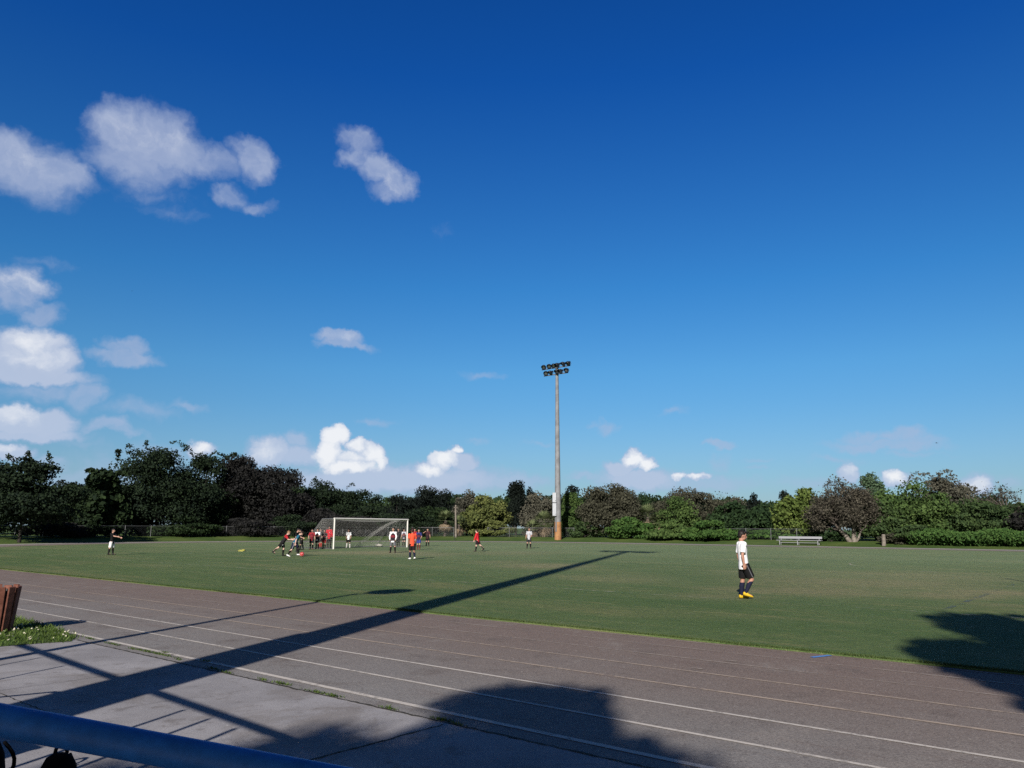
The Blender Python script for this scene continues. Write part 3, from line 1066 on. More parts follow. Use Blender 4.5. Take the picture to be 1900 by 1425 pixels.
# ------------------------------------------------------------------ goal
def goal():
    a, b = Vector(g(618.5, 1020)), Vector(g(755.0, 1016.4))
    L = (b - a).length
    hgt = height_at(618, 962, a.x, a.y)
    yaw = math.atan2((b - a).y, (b - a).x)
    root = tag(empty('football_goal', a, yaw), 'white metal football goal with sagging grey net', 'goal')
    r = .06
    D0, D1 = 1.35, 3.6                       # depth at the top and on the ground (local +Y is behind)
    for x in (0, L):
        mb = MB()
        mb.tube((x, 0, 0.03), (x, 0, hgt - r * .3), r, r, 14)
        mb.build('goal_post', m_white, root)
    mb = MB()
    mb.tube((-r, 0, hgt), (L + r, 0, hgt), r, r, 14)
    mb.build('crossbar', m_white, root)
    for x in (0, L):
        mb = MB()
        mb.path([(x, 0, hgt), (x, D0, hgt - .02), (x, D1, .06), (x, 0, .06)], .028)
        mb.build('side_frame', m_galv, root)
    mb = MB()
    mb.tube((0, D1, .06), (L, D1, .06), .028)
    mb.build('ground_bar', m_galv, root)
    mb = MB()
    s, th = .14, .0052

    def surf(fn, nu, nv):
        for i in range(nu + 1):
            for j in range(nv):
                mb.tube(fn(i / nu, j / nv), fn(i / nu, (j + 1) / nv), th, th, 3, False)
        for j in range(nv + 1):
            for i in range(nu):
                mb.tube(fn(i / nu, j / nv), fn((i + 1) / nu, j / nv), th, th, 3, False)

    def roof(u, v):
        return Vector((u * L, v * D0, hgt - .03 - .18 * math.sin(math.pi * v) * math.sin(math.pi * u)))

    def back(u, v):
        sag = math.sin(math.pi * u) ** .6
        return Vector((u * L, D0 + (D1 - D0) * v + .35 * math.sin(math.pi * v) * sag - .3 * v * sag, (hgt - .03) * (1 - v) ** (1 + .25 * sag) + .05))

    surf(roof, int(L / s), int(D0 / s))
    surf(back, int(L / s), int(3.3 / s))
    for x in (0, L):
        def side(u, v, x=x):
            yb = D0 + (D1 - D0) * v
            return Vector((x + .14 * math.sin(math.pi * u) * math.sin(math.pi * v) * (1 if x else -1), yb * u, hgt * (1 - v) + .05 * v))
        surf(side, int(2.4 / s), int(hgt / s))
    # the slack edge bunched up at the right hand top corner
    for k in range(10):
        o_ = .03 * k
        pts = [Vector((L - .15 - 2.3 * q ** .7 - o_ * 1.2, .25 + 2.9 * q ** 1.15 + o_, (hgt - .06) * (1 - q ** 1.35) + .06)) for q in np.linspace(0, 1, 14)]
        mb.path(pts, .005, 4)
    mb.build('net', m_netm, root)


goal()


def blob_bag(label, px, py, w, h, name, m, cat, parts=None):
    q = g(px, py)
    root = tag(empty(name, q, R(20)), label, cat)
    mb = MB()
    rings = []
    for t in np.linspace(0, 1, 8):
        e = math.sin(math.pi * (.06 + .88 * t)) ** .5
        rings.append(((w * (t - .5), .03 * math.sin(5 * t), h * .5 * (.92 + .1 * math.sin(7 * t))), (0, h * .62 * e, 0), (0, 0, h * .5 * e)))
    mb.loft(rings, 14)
    mb.build('sack', m, root)
    mb = MB()
    mb.tube((w * .44, .02, h * .5), (w * .54, .02, h * .62), .03, .07, 8)
    mb.build('tied_end', m, root)
    mb = MB()
    mb.tube((w * .30, .0, h * .5 - .01), (w * .34, .01, h * .5 - .01), h * .5, h * .48, 14)
    mb.build('dark_band', m_black, root)


blob_bag('pale lumpy sandbag lying on the net inside the goal', 703, 1014.6, .55, .28, 'sandbag', m_sand, 'sandbag')


def marker():
    q = g(448, 1024)
    root = tag(empty('training_bib', q, R(15)), 'yellow training bib dropped alone on the grass', 'bib')
    rr = random.Random(2)
    mb, n = MB(), 9
    vs = []
    for j in range(6):
        for i in range(n):
            x, y = (i / (n - 1) - .5) * .42, (j / 5 - .5) * .5
            vs.append((x + rr.uniform(-.03, .03), y + rr.uniform(-.03, .03), .06 + .05 * math.sin(9 * x + 5 * y) + .06 * math.exp(-((x - .05) ** 2 + y * y) * 20) + rr.uniform(0, .03)))
    mb.add(vs, [(j * n + i, j * n + i + 1, (j + 1) * n + i + 1, (j + 1) * n + i) for j in range(5) for i in range(n - 1)], True)
    o = mb.build('cloth', m_yellow, root)
    md = o.modifiers.new('s', 'SOLIDIFY')
    md.thickness = .03
    mb = MB()
    mb.path([(-.2, -.2, .1), (-.1, -.26, .13), (0.05, -.27, .12), (.2, -.2, .09)], .015)
    mb.build('hem', m_yellow, root)


marker()


def ball():
    q = g(560, 1034.5)
    r = .125
    root = tag(empty('football', (q[0], q[1], .05)), 'red football at the feet of the player in teal', 'ball')
    import bmesh
    bm = bmesh.new()
    bmesh.ops.create_icosphere(bm, subdivisions=4, radius=r)
    for v_ in bm.verts:
        v_.co.z += r
    me = bpy.data.meshes.new('panels')
    bm.to_mesh(me)
    me.polygons.foreach_set('use_smooth', [True] * len(me.polygons))
    obj('panels', me, m_redball, root)
    bm.free()
    bm = bmesh.new()
    bmesh.ops.create_icosphere(bm, subdivisions=1, radius=1)
    mb = MB()
    for v_ in list(bm.verts)[:12]:
        d = v_.co.normalized()
        u = d.orthogonal().normalized()
        w = d.cross(u)
        mb.loft([(d * r * .95 + Vector((0, 0, r)), u * .042, w * .042), (d * (r + .0015) + Vector((0, 0, r)), u * .036, w * .036)], 5, False)
    mb.build('patches', m_ballpatch, root)
    bm.free()


ball()


# ------------------------------------------------------------------ bench beyond the track
def bench():
    a, b = g(1447, 1010.6), g(1516, 1011.8)
    u0 = un(*a[:2])
    x0, y0, _ = at_off(1445, 9.6)
    x1, y1, _ = at_off(1519, 9.6)
    yaw = math.atan2(y1 - y0, x1 - x0)
    L = math.dist((x0, y0), (x1, y1))
    z = gz((x0 + x1) / 2, (y0 + y1) / 2)
    root = tag(empty('bench', ((x0 + x1) / 2, (y0 + y1) / 2, z), yaw), 'long aluminium players bench on three legs beyond the far track', 'bench')
    for yy in (-.14, .14):
        mb = MB()
        mb.box((0, yy, .46), L + .5, .25, .05)
        mb.build('seat_plank', m_alu, root, .01)
    mb = MB()
    mb.box((0, .34, .74), L + .35, .04, .24)
    mb.build('backrest', m_alu, root, .01)
    for x in (-L / 2 + .1, -.1, L / 2 - .1):
        mb = MB()
        mb.box((x, -.18, .21), .07, .07, .44)
        mb.box((x, .22, .21), .07, .07, .44)
        mb.box((x, .02, .41), .07, .5, .05)
        mb.box((x, .30, .58), .05, .05, .5)
        mb.build('leg', m_alu, root)
    mb = MB()
    mb.box((0, -.02, .22), L - .3, .04, .04)
    mb.build('stretcher', m_alu, root)


bench()

# stub post by the hedge
x, y, _ = at_off(1638, 10.0)
root = tag(empty('stub_post', (x, y, gz(x, y))), 'short pale concrete stub post right of the leaning trunk', 'post')
mb = MB()
mb.loft([((0, 0, -.1), (.20, 0, 0), (0, .18, 0)), ((.02, 0, .6), (.19, 0, 0), (0, .17, 0)), ((.03, 0, 1.05), (.17, 0, 0), (0, .16, 0)), ((.03, 0, 1.12), (.12, 0, 0), (0, .1, 0))], 8, False)
mb.build('shaft', m_palebark, root)
x, y, _ = at_off(843.5, 9.3)
root = tag(empty('marker_stake', (x, y, gz(x, y))), 'short dark stake in the grass verge below the wooden post', 'stake')
mb = MB()
mb.tube((0, 0, -.1), (.05, 0, .5), .05, .04, 6)
mb.build('shaft', m_blackmetal, root)
mb = MB()
mb.box((.05, 0, .52), .14, .14, .05)
mb.build('cap', m_blackmetal, root)


# ------------------------------------------------------------------ slatted bin
def bin_():
    q = g(-36, 1180)
    root = tag(empty('slatted_bin', (q[0], q[1] + .24, 0.02), 0.15), 'brown slatted litter bin standing in the grass corner', 'litter bin')
    n, hgt = 13, .70
    rj = random.Random(4)
    mb = MB()
    for i in range(n):
        a = 2 * math.pi * i / n + .02
        o, tn = Vector((math.cos(a), math.sin(a), 0)), Vector((-math.sin(a), math.cos(a), 0))
        w, th, top = .056, .016, hgt + rj.uniform(-.012, .012)
        sec = ((-w, -th), (w, -th), (w, th * .4), (w - .012, th), (-w + .012, th), (-w, th * .4))
        vs = []
        for z, r_ in ((.02, .258), (top - .012, .318), (top, .314)):
            k = 1.0 if z < top else .86
            for (p0, p1) in sec:
                vs.append(o * (r_ + p1 * k) + tn * (p0 * k * (1 + .12 * z)) + Vector((rj.uniform(-.001, .001), 0, z)))
        m_ = len(sec)
        fs = [(r_ * m_ + j, r_ * m_ + (j + 1) % m_, (r_ + 1) * m_ + (j + 1) % m_, (r_ + 1) * m_ + j) for r_ in range(2) for j in range(m_)]
        fs += [tuple(reversed(range(m_))), tuple(range(2 * m_, 3 * m_))]
        mb.add(vs, fs)
        o_ = mb.build('slat', m_board, root)
        mb = MB()
    mb.loft([((0, 0, .03), (.235, 0, 0), (0, .235, 0)), ((0, 0, hgt - .06), (.285, 0, 0), (0, .285, 0))], 24, caps=False)
    mb.loft([((0, 0, .03), (.236, 0, 0), (0, .236, 0)), ((0, 0, .05), (.236, 0, 0), (0, .236, 0))], 24)
    mb.build('liner', m_liner, root)
    for z, r_ in ((.16, .272), (.52, .296)):
        mb = MB()
        rr_ = [(Vector((math.cos(t_) * (r_ - .016), math.sin(t_) * (r_ - .016), z))) for t_ in np.linspace(0, 2 * math.pi, 33)]
        mb.path(rr_, .009, 6)
        mb.build('hoop', m_liner, root)


bin_()


# ------------------------------------------------------------------ blue handrail in front of the camera
def at_depth(px, py, d):
    r = ray(px, py)
    f = np.array([0, math.cos(PITCH), math.sin(PITCH)])
    return Vector(r * d / float(r @ f)) + Vector((0, 0, H))


a, b = at_depth(-260, 1288, 1.20), at_depth(760, 1476, 1.20)
o0 = Vector((a.x, a.y, 0))
root = tag(empty('handrail', o0), 'glossy blue pipe handrail sloping across the lower left corner', 'handrail')
mb = MB()
mb.path([a - o0 + Vector((-.10, 0, -.08)), a - o0, b - o0, b - o0 + Vector((.08, 0, -.10))], .0238, 20)
mb.build('rail', m_rail, root)
for q in (a + Vector((-.10, 0, -.08)), b + Vector((.08, 0, -.10))):
    mb = MB()
    mb.tube(q - o0, Vector((q.x, q.y, .014)) - o0, .0236, .0236, 16)
    mb.build('post', m_rail, root)
    mb = MB()
    mb.tube(Vector((q.x, q.y, .012)) - o0, Vector((q.x, q.y, .026)) - o0, .07, .07, 16)
    mb.build('base_flange', m_rail, root)


# ------------------------------------------------------------------ bags on the walk
def backpack(label, px, py, rz, sc_):
    q = g(px, py)
    root = tag(empty('backpack', (q[0], q[1], .014), rz), label, 'backpack')
    mb = MB()
    rings = []
    for z, w, d in ((0, .13, .09), (.03, .16, .11), (.15, .165, .115), (.28, .15, .10), (.36, .11, .075), (.395, .05, .03)):
        rings.append(((0, .01 * math.sin(9 * z), z * sc_), (w * sc_, 0, 0), (0, d * sc_, 0)))
    mb.loft(rings, 18)
    mb.build('body', m_black, root)
    mb = MB()
    mb.loft([((0, -.10 * sc_, .03 * sc_), (.11 * sc_, 0, 0), (0, .05 * sc_, 0)), ((0, -.105 * sc_, .16 * sc_), (.115 * sc_, 0, 0), (0, .055 * sc_, 0)), ((0, -.09 * sc_, .2 * sc_), (.09 * sc_, 0, 0), (0, .03 * sc_, 0))], 14)
    mb.build('pocket', m_black, root)
    mb = MB()
    mb.path([Vector((.05 * math.cos(t_) * sc_, .03, (.385 + .075 * math.sin(t_)) * sc_)) for t_ in np.linspace(0, math.pi, 9)], .011, 8)
    mb.build('handle', m_black, root)
    for s in (-1, 1):
        mb = MB()
        mb.path([Vector((s * (.07 + .02 * t_) * sc_, (.09 + .08 * math.sin(math.pi * t_)) * sc_, (.35 - .3 * t_) * sc_)) for t_ in np.linspace(0, 1, 8)], .012, 8)
        mb.build('strap', m_black, root)


backpack('black backpack with a loop handle on the walk under the handrail', 102, 1486, .3, .66)
backpack('black backpack cut by the left picture edge under the handrail', -36, 1480, -.5, .84)

# ------------------------------------------------------------------ steel guard rail left of the frame: its shadow lies on the walk
def guard_rail():
    hb = 2.1
    a, b = shade(40, 1198, hb), shade(640, 1408, hb)
    o0 = Vector((a.x, a.y, 0))
    root = tag(empty('guard_rail', o0), 'grey steel guard rail left of the frame shading the walk', 'guard rail')
    ad = (b - a)
    ad.z = 0
    ad.normalize()
    mb = MB()
    mb.box((a + b) / 2 - o0, (b - a).length, .05, .062, Matrix.Rotation(math.atan2(ad.y, ad.x), 3, 'Z'))
    mb.build('top_beam', m_galv, root)
    for (px, py, r) in ((98, 1238, .018), (342, 1316, .022), (395, 1331, .022), (457, 1346, .024), (70, 1221, .016)):
        t_ = shade(px, py, hb)
        k = (t_ - a).dot(ad)
        q = a + ad * k
        mb = MB()
        mb.tube(Vector((q.x, q.y, 0)) - o0, Vector((q.x, q.y, hb - .075)) - o0, r, r, 10)
        mb.build('post', m_galv, root)


guard_rail()


def loop_rail():
    """bent pipe with a rounded end"""
    hb = 1.05
    a = shade(136, 1286, hb)
    c = shade(92, 1283.5, hb)
    back_ = Vector((-math.cos(.7), -math.sin(.25), 0))
    o0 = Vector((a.x, a.y, 0))
    root = tag(empty('bent_pipe_rail', o0), 'bent grey pipe rail left of the frame casting a curved shadow', 'handrail')
    pts = [Vector((0, 0, .55)), Vector((.02, .02, .9)), Vector((-.06, 0, 1.02)), Vector((-.2, -.03, 1.07)), Vector((-.5, -.22, 1.06)), Vector((-1.3, -.75, 1.04)), Vector((-2.2, -1.4, 1.0))]
    mb = MB()
    mb.path(pts, .02, 10)
    mb.build('rail', m_galv, root)
    mb = MB()
    mb.tube((0, 0, .014), (0, 0, .56), .02)
    mb.build('post', m_galv, root)


loop_rail()


# unseen panel added at left to shade the corner where the bags lie
def shade_panel():
    ht = 1.25
    a, b = shade(78, 1389, ht), shade(-190, 1258, ht)
    o0 = Vector((a.x, a.y, 0))
    d = b - a
    L = d.length
    d.normalize()
    Mr = Matrix.Rotation(math.atan2(d.y, d.x), 3, 'Z')
    root = tag(empty('shade_panel', o0), 'plain grey panel on two posts added left of the frame to shade the bags', 'shade panel')
    mb = MB()
    mb.box(d * L / 2 + Vector((0, 0, .72)), L, .03, 1.02, Mr)
    mb.build('panel', m_cabinet, root)
    for z in (.20, 1.24):
        mb = MB()
        mb.box(d * L / 2 + Vector((0, 0, z)), L + .04, .05, .03, Mr)
        mb.build('frame', m_galv, root)
    for k in (.25, L - .25):
        mb = MB()
        mb.tube(d * k + Mr @ Vector((0, .045, .0)), d * k + Mr @ Vector((0, .045, 1.2)), .03)
        mb.build('post', m_galv, root)


shade_panel()


# ------------------------------------------------------------------ birds
def bird(label, px, py, dist, span, rz):
    r = ray(px, py)
    p_ = Vector(r / np.linalg.norm(r) * dist) + Vector((0, 0, H))
    root = tag(empty('bird', p_, rz), label, 'bird')
    s = span
    mb = MB()
    mb.loft([((0, -.28 * s, 0), (.02 * s, 0, 0), (0, 0, .015 * s)), ((0, -.1 * s, 0), (.06 * s, 0, 0), (0, 0, .05 * s)), ((0, .1 * s, .01 * s), (.06 * s, 0, 0), (0, 0, .06 * s)),
             ((0, .2 * s, .02 * s), (.035 * s, 0, 0), (0, 0, .035 * s)), ((0, .27 * s, .02 * s), (.03 * s, 0, 0), (0, 0, .03 * s)), ((0, .34 * s, .01 * s), (.005 * s, 0, 0), (0, 0, .005 * s))], 10)
    for k in (-1, 1):
        mb.loft([((0, .08 * s, .03 * s), (0, .09 * s, 0), (0, 0, .02 * s)), ((k * .22 * s, .06 * s, .11 * s), (0, .085 * s, 0), (0, 0, .012 * s)),
                 ((k * .42 * s, -.02 * s, .09 * s), (0, .05 * s, 0), (0, 0, .006 * s)), ((k * .5 * s, -.08 * s, .07 * s), (0, .008 * s, 0), (0, 0, .003 * s))], 8)
    mb.loft([((0, -.25 * s, 0), (.03 * s, 0, 0), (0, 0, .008 * s)), ((0, -.42 * s, 0), (.09 * s, 0, 0), (0, 0, .005 * s))], 8)
    mb.build('body', m_blackmetal, root)


bird('dark bird gliding low beside the grey cloud at right', 1738, 822, 170, .8, 1.0)
bird('tiny dark bird high in the blue at left', 245, 540, 160, .42, .4)


# ------------------------------------------------------------------ people
tmp_scene = bpy.data.scenes.new('tmp')


def remesh(mb, voxel, smooth=2):
    """one continuous skin over the overlapping pieces"""
    me = mb.mesh('tmp')
    o = bpy.data.objects.new('tmp', me)
    tmp_scene.collection.objects.link(o)
    md = o.modifiers.new('r', 'REMESH')
    md.mode, md.voxel_size, md.use_smooth_shade = 'VOXEL', voxel, True
    if smooth:
        s = o.modifiers.new('s', 'SMOOTH')
        s.factor, s.iterations = .5, smooth
    vl = tmp_scene.view_layers[0]
    vl.update()
    dg = vl.depsgraph
    dg.update()
    out = bpy.data.meshes.new_from_object(o.evaluated_get(dg))
    bpy.data.objects.remove(o)
    bpy.data.meshes.remove(me)
    return out


MC = {}


def cmat(kind, rgb, rough=.85):
    k = (kind, rgb)
    if k not in MC:
        MC[k] = mat(kind, [c * (.85 + .85 * sum(lin(*rgb)[:3]) / 3) for c in lin(*rgb)[:3]], rough, scale=22, var=.18, spec=.3)
    return MC[k]


DARKHAIR, BROWNHAIR, FAIRHAIR = (26, 20, 18), (60, 42, 32), (150, 116, 84)
SKIN, TAN, PALE = (196, 154, 136), (160, 118, 98), (212, 176, 160)
BLACK, NAVY = (11, 11, 14), (24, 30, 62)


def person(label, px, py, h, face, shirt, shorts, socks, shoes, hair=DARKHAIR, skin=SKIN, sleeve='short', bib=None, hem=None, lean=0, side=0, turn=0,
           LL=(4, 3, 6), RL=(-4, 3, 6), LA=(0, 10, 10, 8), RA=(0, 10, 10, 8), head=(0, 0), lift=0.0, stripe=None, mark=None, long_legs=None, vox=.0105, short_len=.78,
           hairlen=0, foot_pitch=(0, 0), group='young players on the pitch'):
    S = h
    q = g(px, py)
    up = Vector((math.sin(R(side)), math.sin(R(lean)), 0))
    up.z = math.sqrt(max(.05, 1 - up.length_squared))
    rt = Vector((math.cos(R(turn)), math.sin(R(turn)), 0))
    rt = (rt - up * rt.dot(up)).normalized()
    fw = up.cross(rt)
    hip = Vector((0, 0, .5 * S))
    P = lambda t, r=0, f=0: hip + up * (t * S) + rt * (r * S) + fw * (f * S)

    def dirv(flex, abd, sgn):
        return Vector((sgn * math.sin(R(abd)), math.sin(R(flex)) * math.cos(R(abd)), -math.cos(R(flex)) * math.cos(R(abd))))

    legs, arms = [], []
    for sgn, (fl, ab, kn), fp in ((-1, LL, foot_pitch[0]), (1, RL, foot_pitch[1])):
        j = P(-.02, sgn * .05)
        d1, d2 = dirv(fl, ab, sgn), dirv(fl - kn, ab * .5, sgn)
        k = j + d1 * .235 * S
        a = k + d2 * .225 * S
        pitch = R(min(60, max(0, -(fl - kn) - 8)) * .75 + fp)
        toe = Vector((sgn * .12, math.cos(pitch), -math.sin(pitch))).normalized()
        legs.append((j, k, a, toe, pitch))
    for sgn, (f1, a1, f2, a2) in ((-1, LA), (1, RA)):
        j = P(.295, sgn * .108)
        rot = Matrix((rt, Vector((0, 0, 1)).cross(rt), (0, 0, 1))).transposed()
        d1, d2 = rot @ dirv(f1, a1, sgn), rot @ dirv(f2, a2, sgn)
        e = j + d1 * .165 * S
        w = e + d2 * .145 * S
        arms.append((j, e, w, d2, sgn))
    low = min(min(a.z - .045 * S, (a + toe * .11 * S).z - .026 * S) for (j, k, a, toe, pt) in legs)
    hip.z -= low - .05 - lift
    dz = Vector((0, 0, -low + .05 + lift))
    legs = [(j + dz, k + dz, a + dz, t_, p_) for j, k, a, t_, p_ in legs]
    arms = [(j + dz, e + dz, w + dz, d, s) for j, e, w, d, s in arms]

    body = MB()
    T = [(-.06, .070, .055), (-.02, .082, .062), (.06, .074, .054), (.12, .074, .052), (.20, .086, .060), (.27, .092, .056), (.31, .066, .042), (.335, .036, .036), (.385, .032, .034)]
    body.loft([(P(t), rt * x * S, fw * y * S) for t, x, y in T], 18)
    hy, hp = R(head[0]), R(head[1])
    hr = (rt * math.cos(hy) + fw * math.sin(hy))
    hf0 = (fw * math.cos(hy) - rt * math.sin(hy))
    hu = (up * math.cos(hp) + hf0 * math.sin(hp)).normalized()
    hf = hu.cross(hr)
    HC = P(.372) + hu * .060 * S + hf * .012 * S
    HP = lambda r, f, u: HC + hr * r * S + hf * f * S + hu * u * S
    body.ell(HP(0, -.004, .008), hr * .050 * S, hf * .062 * S, hu * .064 * S, 16, 10)
    body.ell(HP(0, .018, -.035), hr * .036 * S, hf * .040 * S, hu * .036 * S, 14, 8)
    body.ell(HP(0, .062, -.012), hr * .009 * S, hf * .012 * S, hu * .016 * S, 8, 6)
    body.ell(HP(0, .050, -.042), hr * .016 * S, hf * .010 * S, hu * .008 * S, 8, 6)
    for s in (-1, 1):
        body.ell(HP(s * .051, -.004, -.006), hr * .008 * S, hf * .014 * S, hu * .019 * S, 8, 6)
    for (j, k, a, toe, pt) in legs:
        m1 = j.lerp(k, .5)
        body.tube(j, k, .052 * S, .033 * S, 14, True, True)
        c_ = k.lerp(a, .32) - toe * .006 * S
        body.tube(k, c_, .033 * S, .036 * S, 12, True, True)
        body.tube(c_, a, .035 * S, .021 * S, 12, True, True)
        body.tube(a + Vector((0, 0, -.014)) * S, a + toe * .09 * S - Vector((0, 0, .022 * S * math.cos(pt))), .022 * S, .016 * S, 10, True, True)
    for (j, e, w, d, s) in arms:
        body.ell(j, (.036 * S, 0, 0), (0, .036 * S, 0), (0, 0, .036 * S), 10, 8)
        body.tube(j, e, .031 * S, .023 * S, 12, True, True)
        body.tube(e, e.lerp(w, .3), .023 * S, .024 * S, 12, True, True)
        body.tube(e.lerp(w, .3), w, .024 * S, .015 * S, 12, True, True)
        # palm, four fingers of unequal length, thumb off the side of the palm
        inn = (Vector((-s, 0, 0)) - d * (-s * d.x)).normalized()            # palm normal: towards the body
        acr = d.cross(inn)
        pc = w + d * .024 * S
        body.loft([(w - d * .004 * S, acr * .015 * S, inn * .013 * S), (pc, acr * .024 * S, inn * .011 * S), (w + d * .048 * S, acr * .025 * S, inn * .010 * S)], 10)
        for i, fl_ in enumerate((.030, .036, .034, .026)):
            b = w + d * .046 * S + acr * (.019 - .0128 * i) * S
            k1 = b + (d * .9 + inn * .25).normalized() * fl_ * .62 * S
            k2 = k1 + (d * .6 + inn * .75).normalized() * fl_ * .55 * S
            body.tube(b, k1, .0062 * S, .0058 * S, 8, True, True)
            body.tube(k1, k2, .0058 * S, .0050 * S, 8, True, True)
        tb = w + d * .016 * S + acr * .020 * S
        t1 = tb + (d * .7 + acr * .7 + inn * .25).normalized() * .024 * S
        body.tube(tb, t1, .0075 * S, .0065 * S, 8, True, True)
        body.tube(t1, t1 + (d * .9 + inn * .4).normalized() * .020 * S, .0064 * S, .0052 * S, 8, True, True)
    bm_ = remesh(body, vox * .8, 2)
    o = obj('person', bm_, cmat('skin', skin, .6))
    o.location = (q[0], q[1], 0.0)
    o.rotation_euler = (0, 0, -R(face))
    tag(o, label, 'person', group)
    # face
    for s in (-1, 1):
        mb = MB()
        mb.ell(HP(s * .020, .0545, .004), hr * .0085 * S, hf * .004 * S, hu * .005 * S, 8, 6)
        mb.build('eye', cmat('eye', (24, 20, 20), .3), o)
    mb = MB()
    mb.ell(HP(0, .0585, -.0405), hr * .013 * S, hf * .004 * S, hu * .0032 * S, 8, 6)
    mb.build('mouth', cmat('lips', (150, 88, 80), .5), o)
    # hair
    mb = MB()
    mb.ell(HP(0, -.014, .022), hr * .056 * S, hf * .062 * S, hu * .060 * S, 16, 10)
    mb.ell(HP(0, -.036, -.006), hr * .050 * S, hf * .036 * S, hu * .048 * S, 12, 8)
    mb.ell(HP(.0, .034, .052), hr * .038 * S, hf * .024 * S, hu * .020 * S, 12, 8)
    rr = random.Random(int(px))
    for i in range(14):
        a, b = rr.uniform(0, 6.28), rr.uniform(.2, 1.3)
        mb.ell(HP(.052 * math.cos(a) * math.cos(b), -.012 + .056 * math.sin(a) * math.cos(b), .028 + .05 * math.sin(b)), hr * .013 * S, hf * .013 * S, hu * .014 * S, 8, 6)
    if hairlen:
        mb.ell(HP(0, -.045, -.05), hr * .045 * S, hf * .022 * S, hu * hairlen * S, 12, 8)
    obj('hair', remesh(mb, vox * .8, 1), cmat('hair', hair, .6), o)
    # shirt
    mb = MB()
    ease = .011
    TS = [(-.085, .098, .078), (-.03, .096, .076), (.05, .088, .068), (.13, .089, .066), (.20, .099, .072), (.27, .106, .068), (.312, .080, .052), (.334, .046, .044), (.340, .042, .041)]
    mb.loft([(P(t, .004 * math.sin(31 * t), 0), rt * x * S, fw * y * S) for t, x, y in TS], 22)
    for (j, e, w, d, s) in arms:
        mb.ell(j, Vector((.046 * S, 0, 0)), Vector((0, .046 * S, 0)), Vector((0, 0, .046 * S)), 12, 8)
        if sleeve == 'short':
            mb.tube(j + rt * (-s * .02 * S), j.lerp(e, .82), .046 * S, .043 * S, 14)
        elif sleeve == 'long':
            mb.tube(j + rt * (-s * .02 * S), e, .044 * S, .035 * S, 14, True, True)
            mb.tube(e, e.lerp(w, .97), .035 * S, .024 * S, 14)
    if sleeve == 'hood':
        for (j, e, w, d, s) in arms:
            mb.tube(j + rt * (-s * .02 * S), e, .052 * S, .044 * S, 14, True, True)
            mb.tube(e, e.lerp(w, 1.0), .044 * S, .030 * S, 14)
        mb.ell(P(.325, 0, -.045), rt * .060 * S, fw * .036 * S, up * .042 * S, 12, 8)
    sh = obj('shirt', remesh(mb, vox, 2), cmat('shirt', shirt), o)
    if mark:
        mb = MB()
        c = P(.20, -.03, .0745)
        mb.ell(c, rt * .022 * S, up * .014 * S, fw * .004 * S, 10, 4)
        mb.build('chest_mark', cmat('print', mark), sh)
    if bib:
        mb = MB()
        TB = [(-.035, .104, .084), (.05, .098, .078), (.13, .098, .076), (.20, .106, .080), (.255, .090, .074), (.30, .052, .060)]
        mb.loft([(P(t), rt * x * S, fw * y * S) for t, x, y in TB], 22)
        bb = obj('bib', remesh(mb, vox, 2), cmat('bib', bib[0]), o)
        mb = MB()
        mb.loft([(P(t, 0, .002), rt * x * S, fw * y * S) for t, x, y in ((.10, .099, .078), (.15, .101, .079), (.20, .107, .081))], 22)
        mb.build('bib_panel', cmat('bib', bib[1]), bb)
    if hem:
        mb = MB()
        mb.loft([(P(-.10), rt * .104 * S, fw * .084 * S), (P(-.045), rt * .101 * S, fw * .081 * S)], 22)
        obj('undershirt_hem', remesh(mb, vox, 1), cmat('shirt', hem), o)
    # shorts or long trousers
    mb = MB()
    mb.loft([(P(-.075), rt * .090 * S, fw * .074 * S), (P(-.03), rt * .092 * S, fw * .072 * S), (P(.035), rt * .086 * S, fw * .066 * S)], 20)
    for (j, k, a, toe, pt) in legs:
        if long_legs:
            mb.tube(j, k, .066 * S, .048 * S, 14, True, True)
            mb.tube(k, a + (k - a).normalized() * .01 * S, .048 * S, .036 * S, 14)
        else:
            mb.tube(j + Vector((0, 0, .01 * S)), j.lerp(k, short_len), .066 * S, .062 * S, 16)
    so = obj('long_trousers' if long_legs else 'shorts', remesh(mb, vox, 2), cmat('shorts', shorts), o)
    if stripe:
        mb = MB()
        for sgn, (j, k, a, toe, pt) in zip((-1, 1), legs):
            d = (k - j).normalized()
            ou = (Vector((sgn, .2, 0)) - d * d.dot(Vector((sgn, .2, 0)))).normalized()
            c1, c2 = j + ou * .067 * S, j.lerp(k, short_len) + ou * .063 * S
            mb.loft([(c1, d.cross(ou) * .007 * S, ou * .004 * S), (c2, d.cross(ou) * .007 * S, ou * .004 * S)], 8)
        mb.build('stripe', cmat('stripe', stripe), so)
    for (j, k, a, toe, pt) in legs:
        if socks and not long_legs:
            mb = MB()
            t0 = k.lerp(a, .14)
            c_ = k.lerp(a, .36) - toe * .006 * S
            mb.loft([(q_, Vector((r_ * S, 0, 0)), Vector((0, r_ * S, 0))) for q_, r_ in ((t0, .040), (c_, .0425), (k.lerp(a, .7), .034), (a, .028), (a + (a - k).normalized() * .02 * S, .027))], 14)
            obj('sock', remesh(mb, vox * .8, 1), cmat('sock', socks), o)
        mb = MB()
        dn = Vector((0, math.sin(pt), -math.cos(pt))) * -1
        up_ = toe.cross(Vector((1, 0, 0))).normalized() if abs(toe.x) < .9 else Vector((0, 0, 1))
        up_ = Vector((1, 0, 0)).cross(toe).normalized()
        wd = toe.cross(up_).normalized()
        c0 = a - up_ * .016 * S
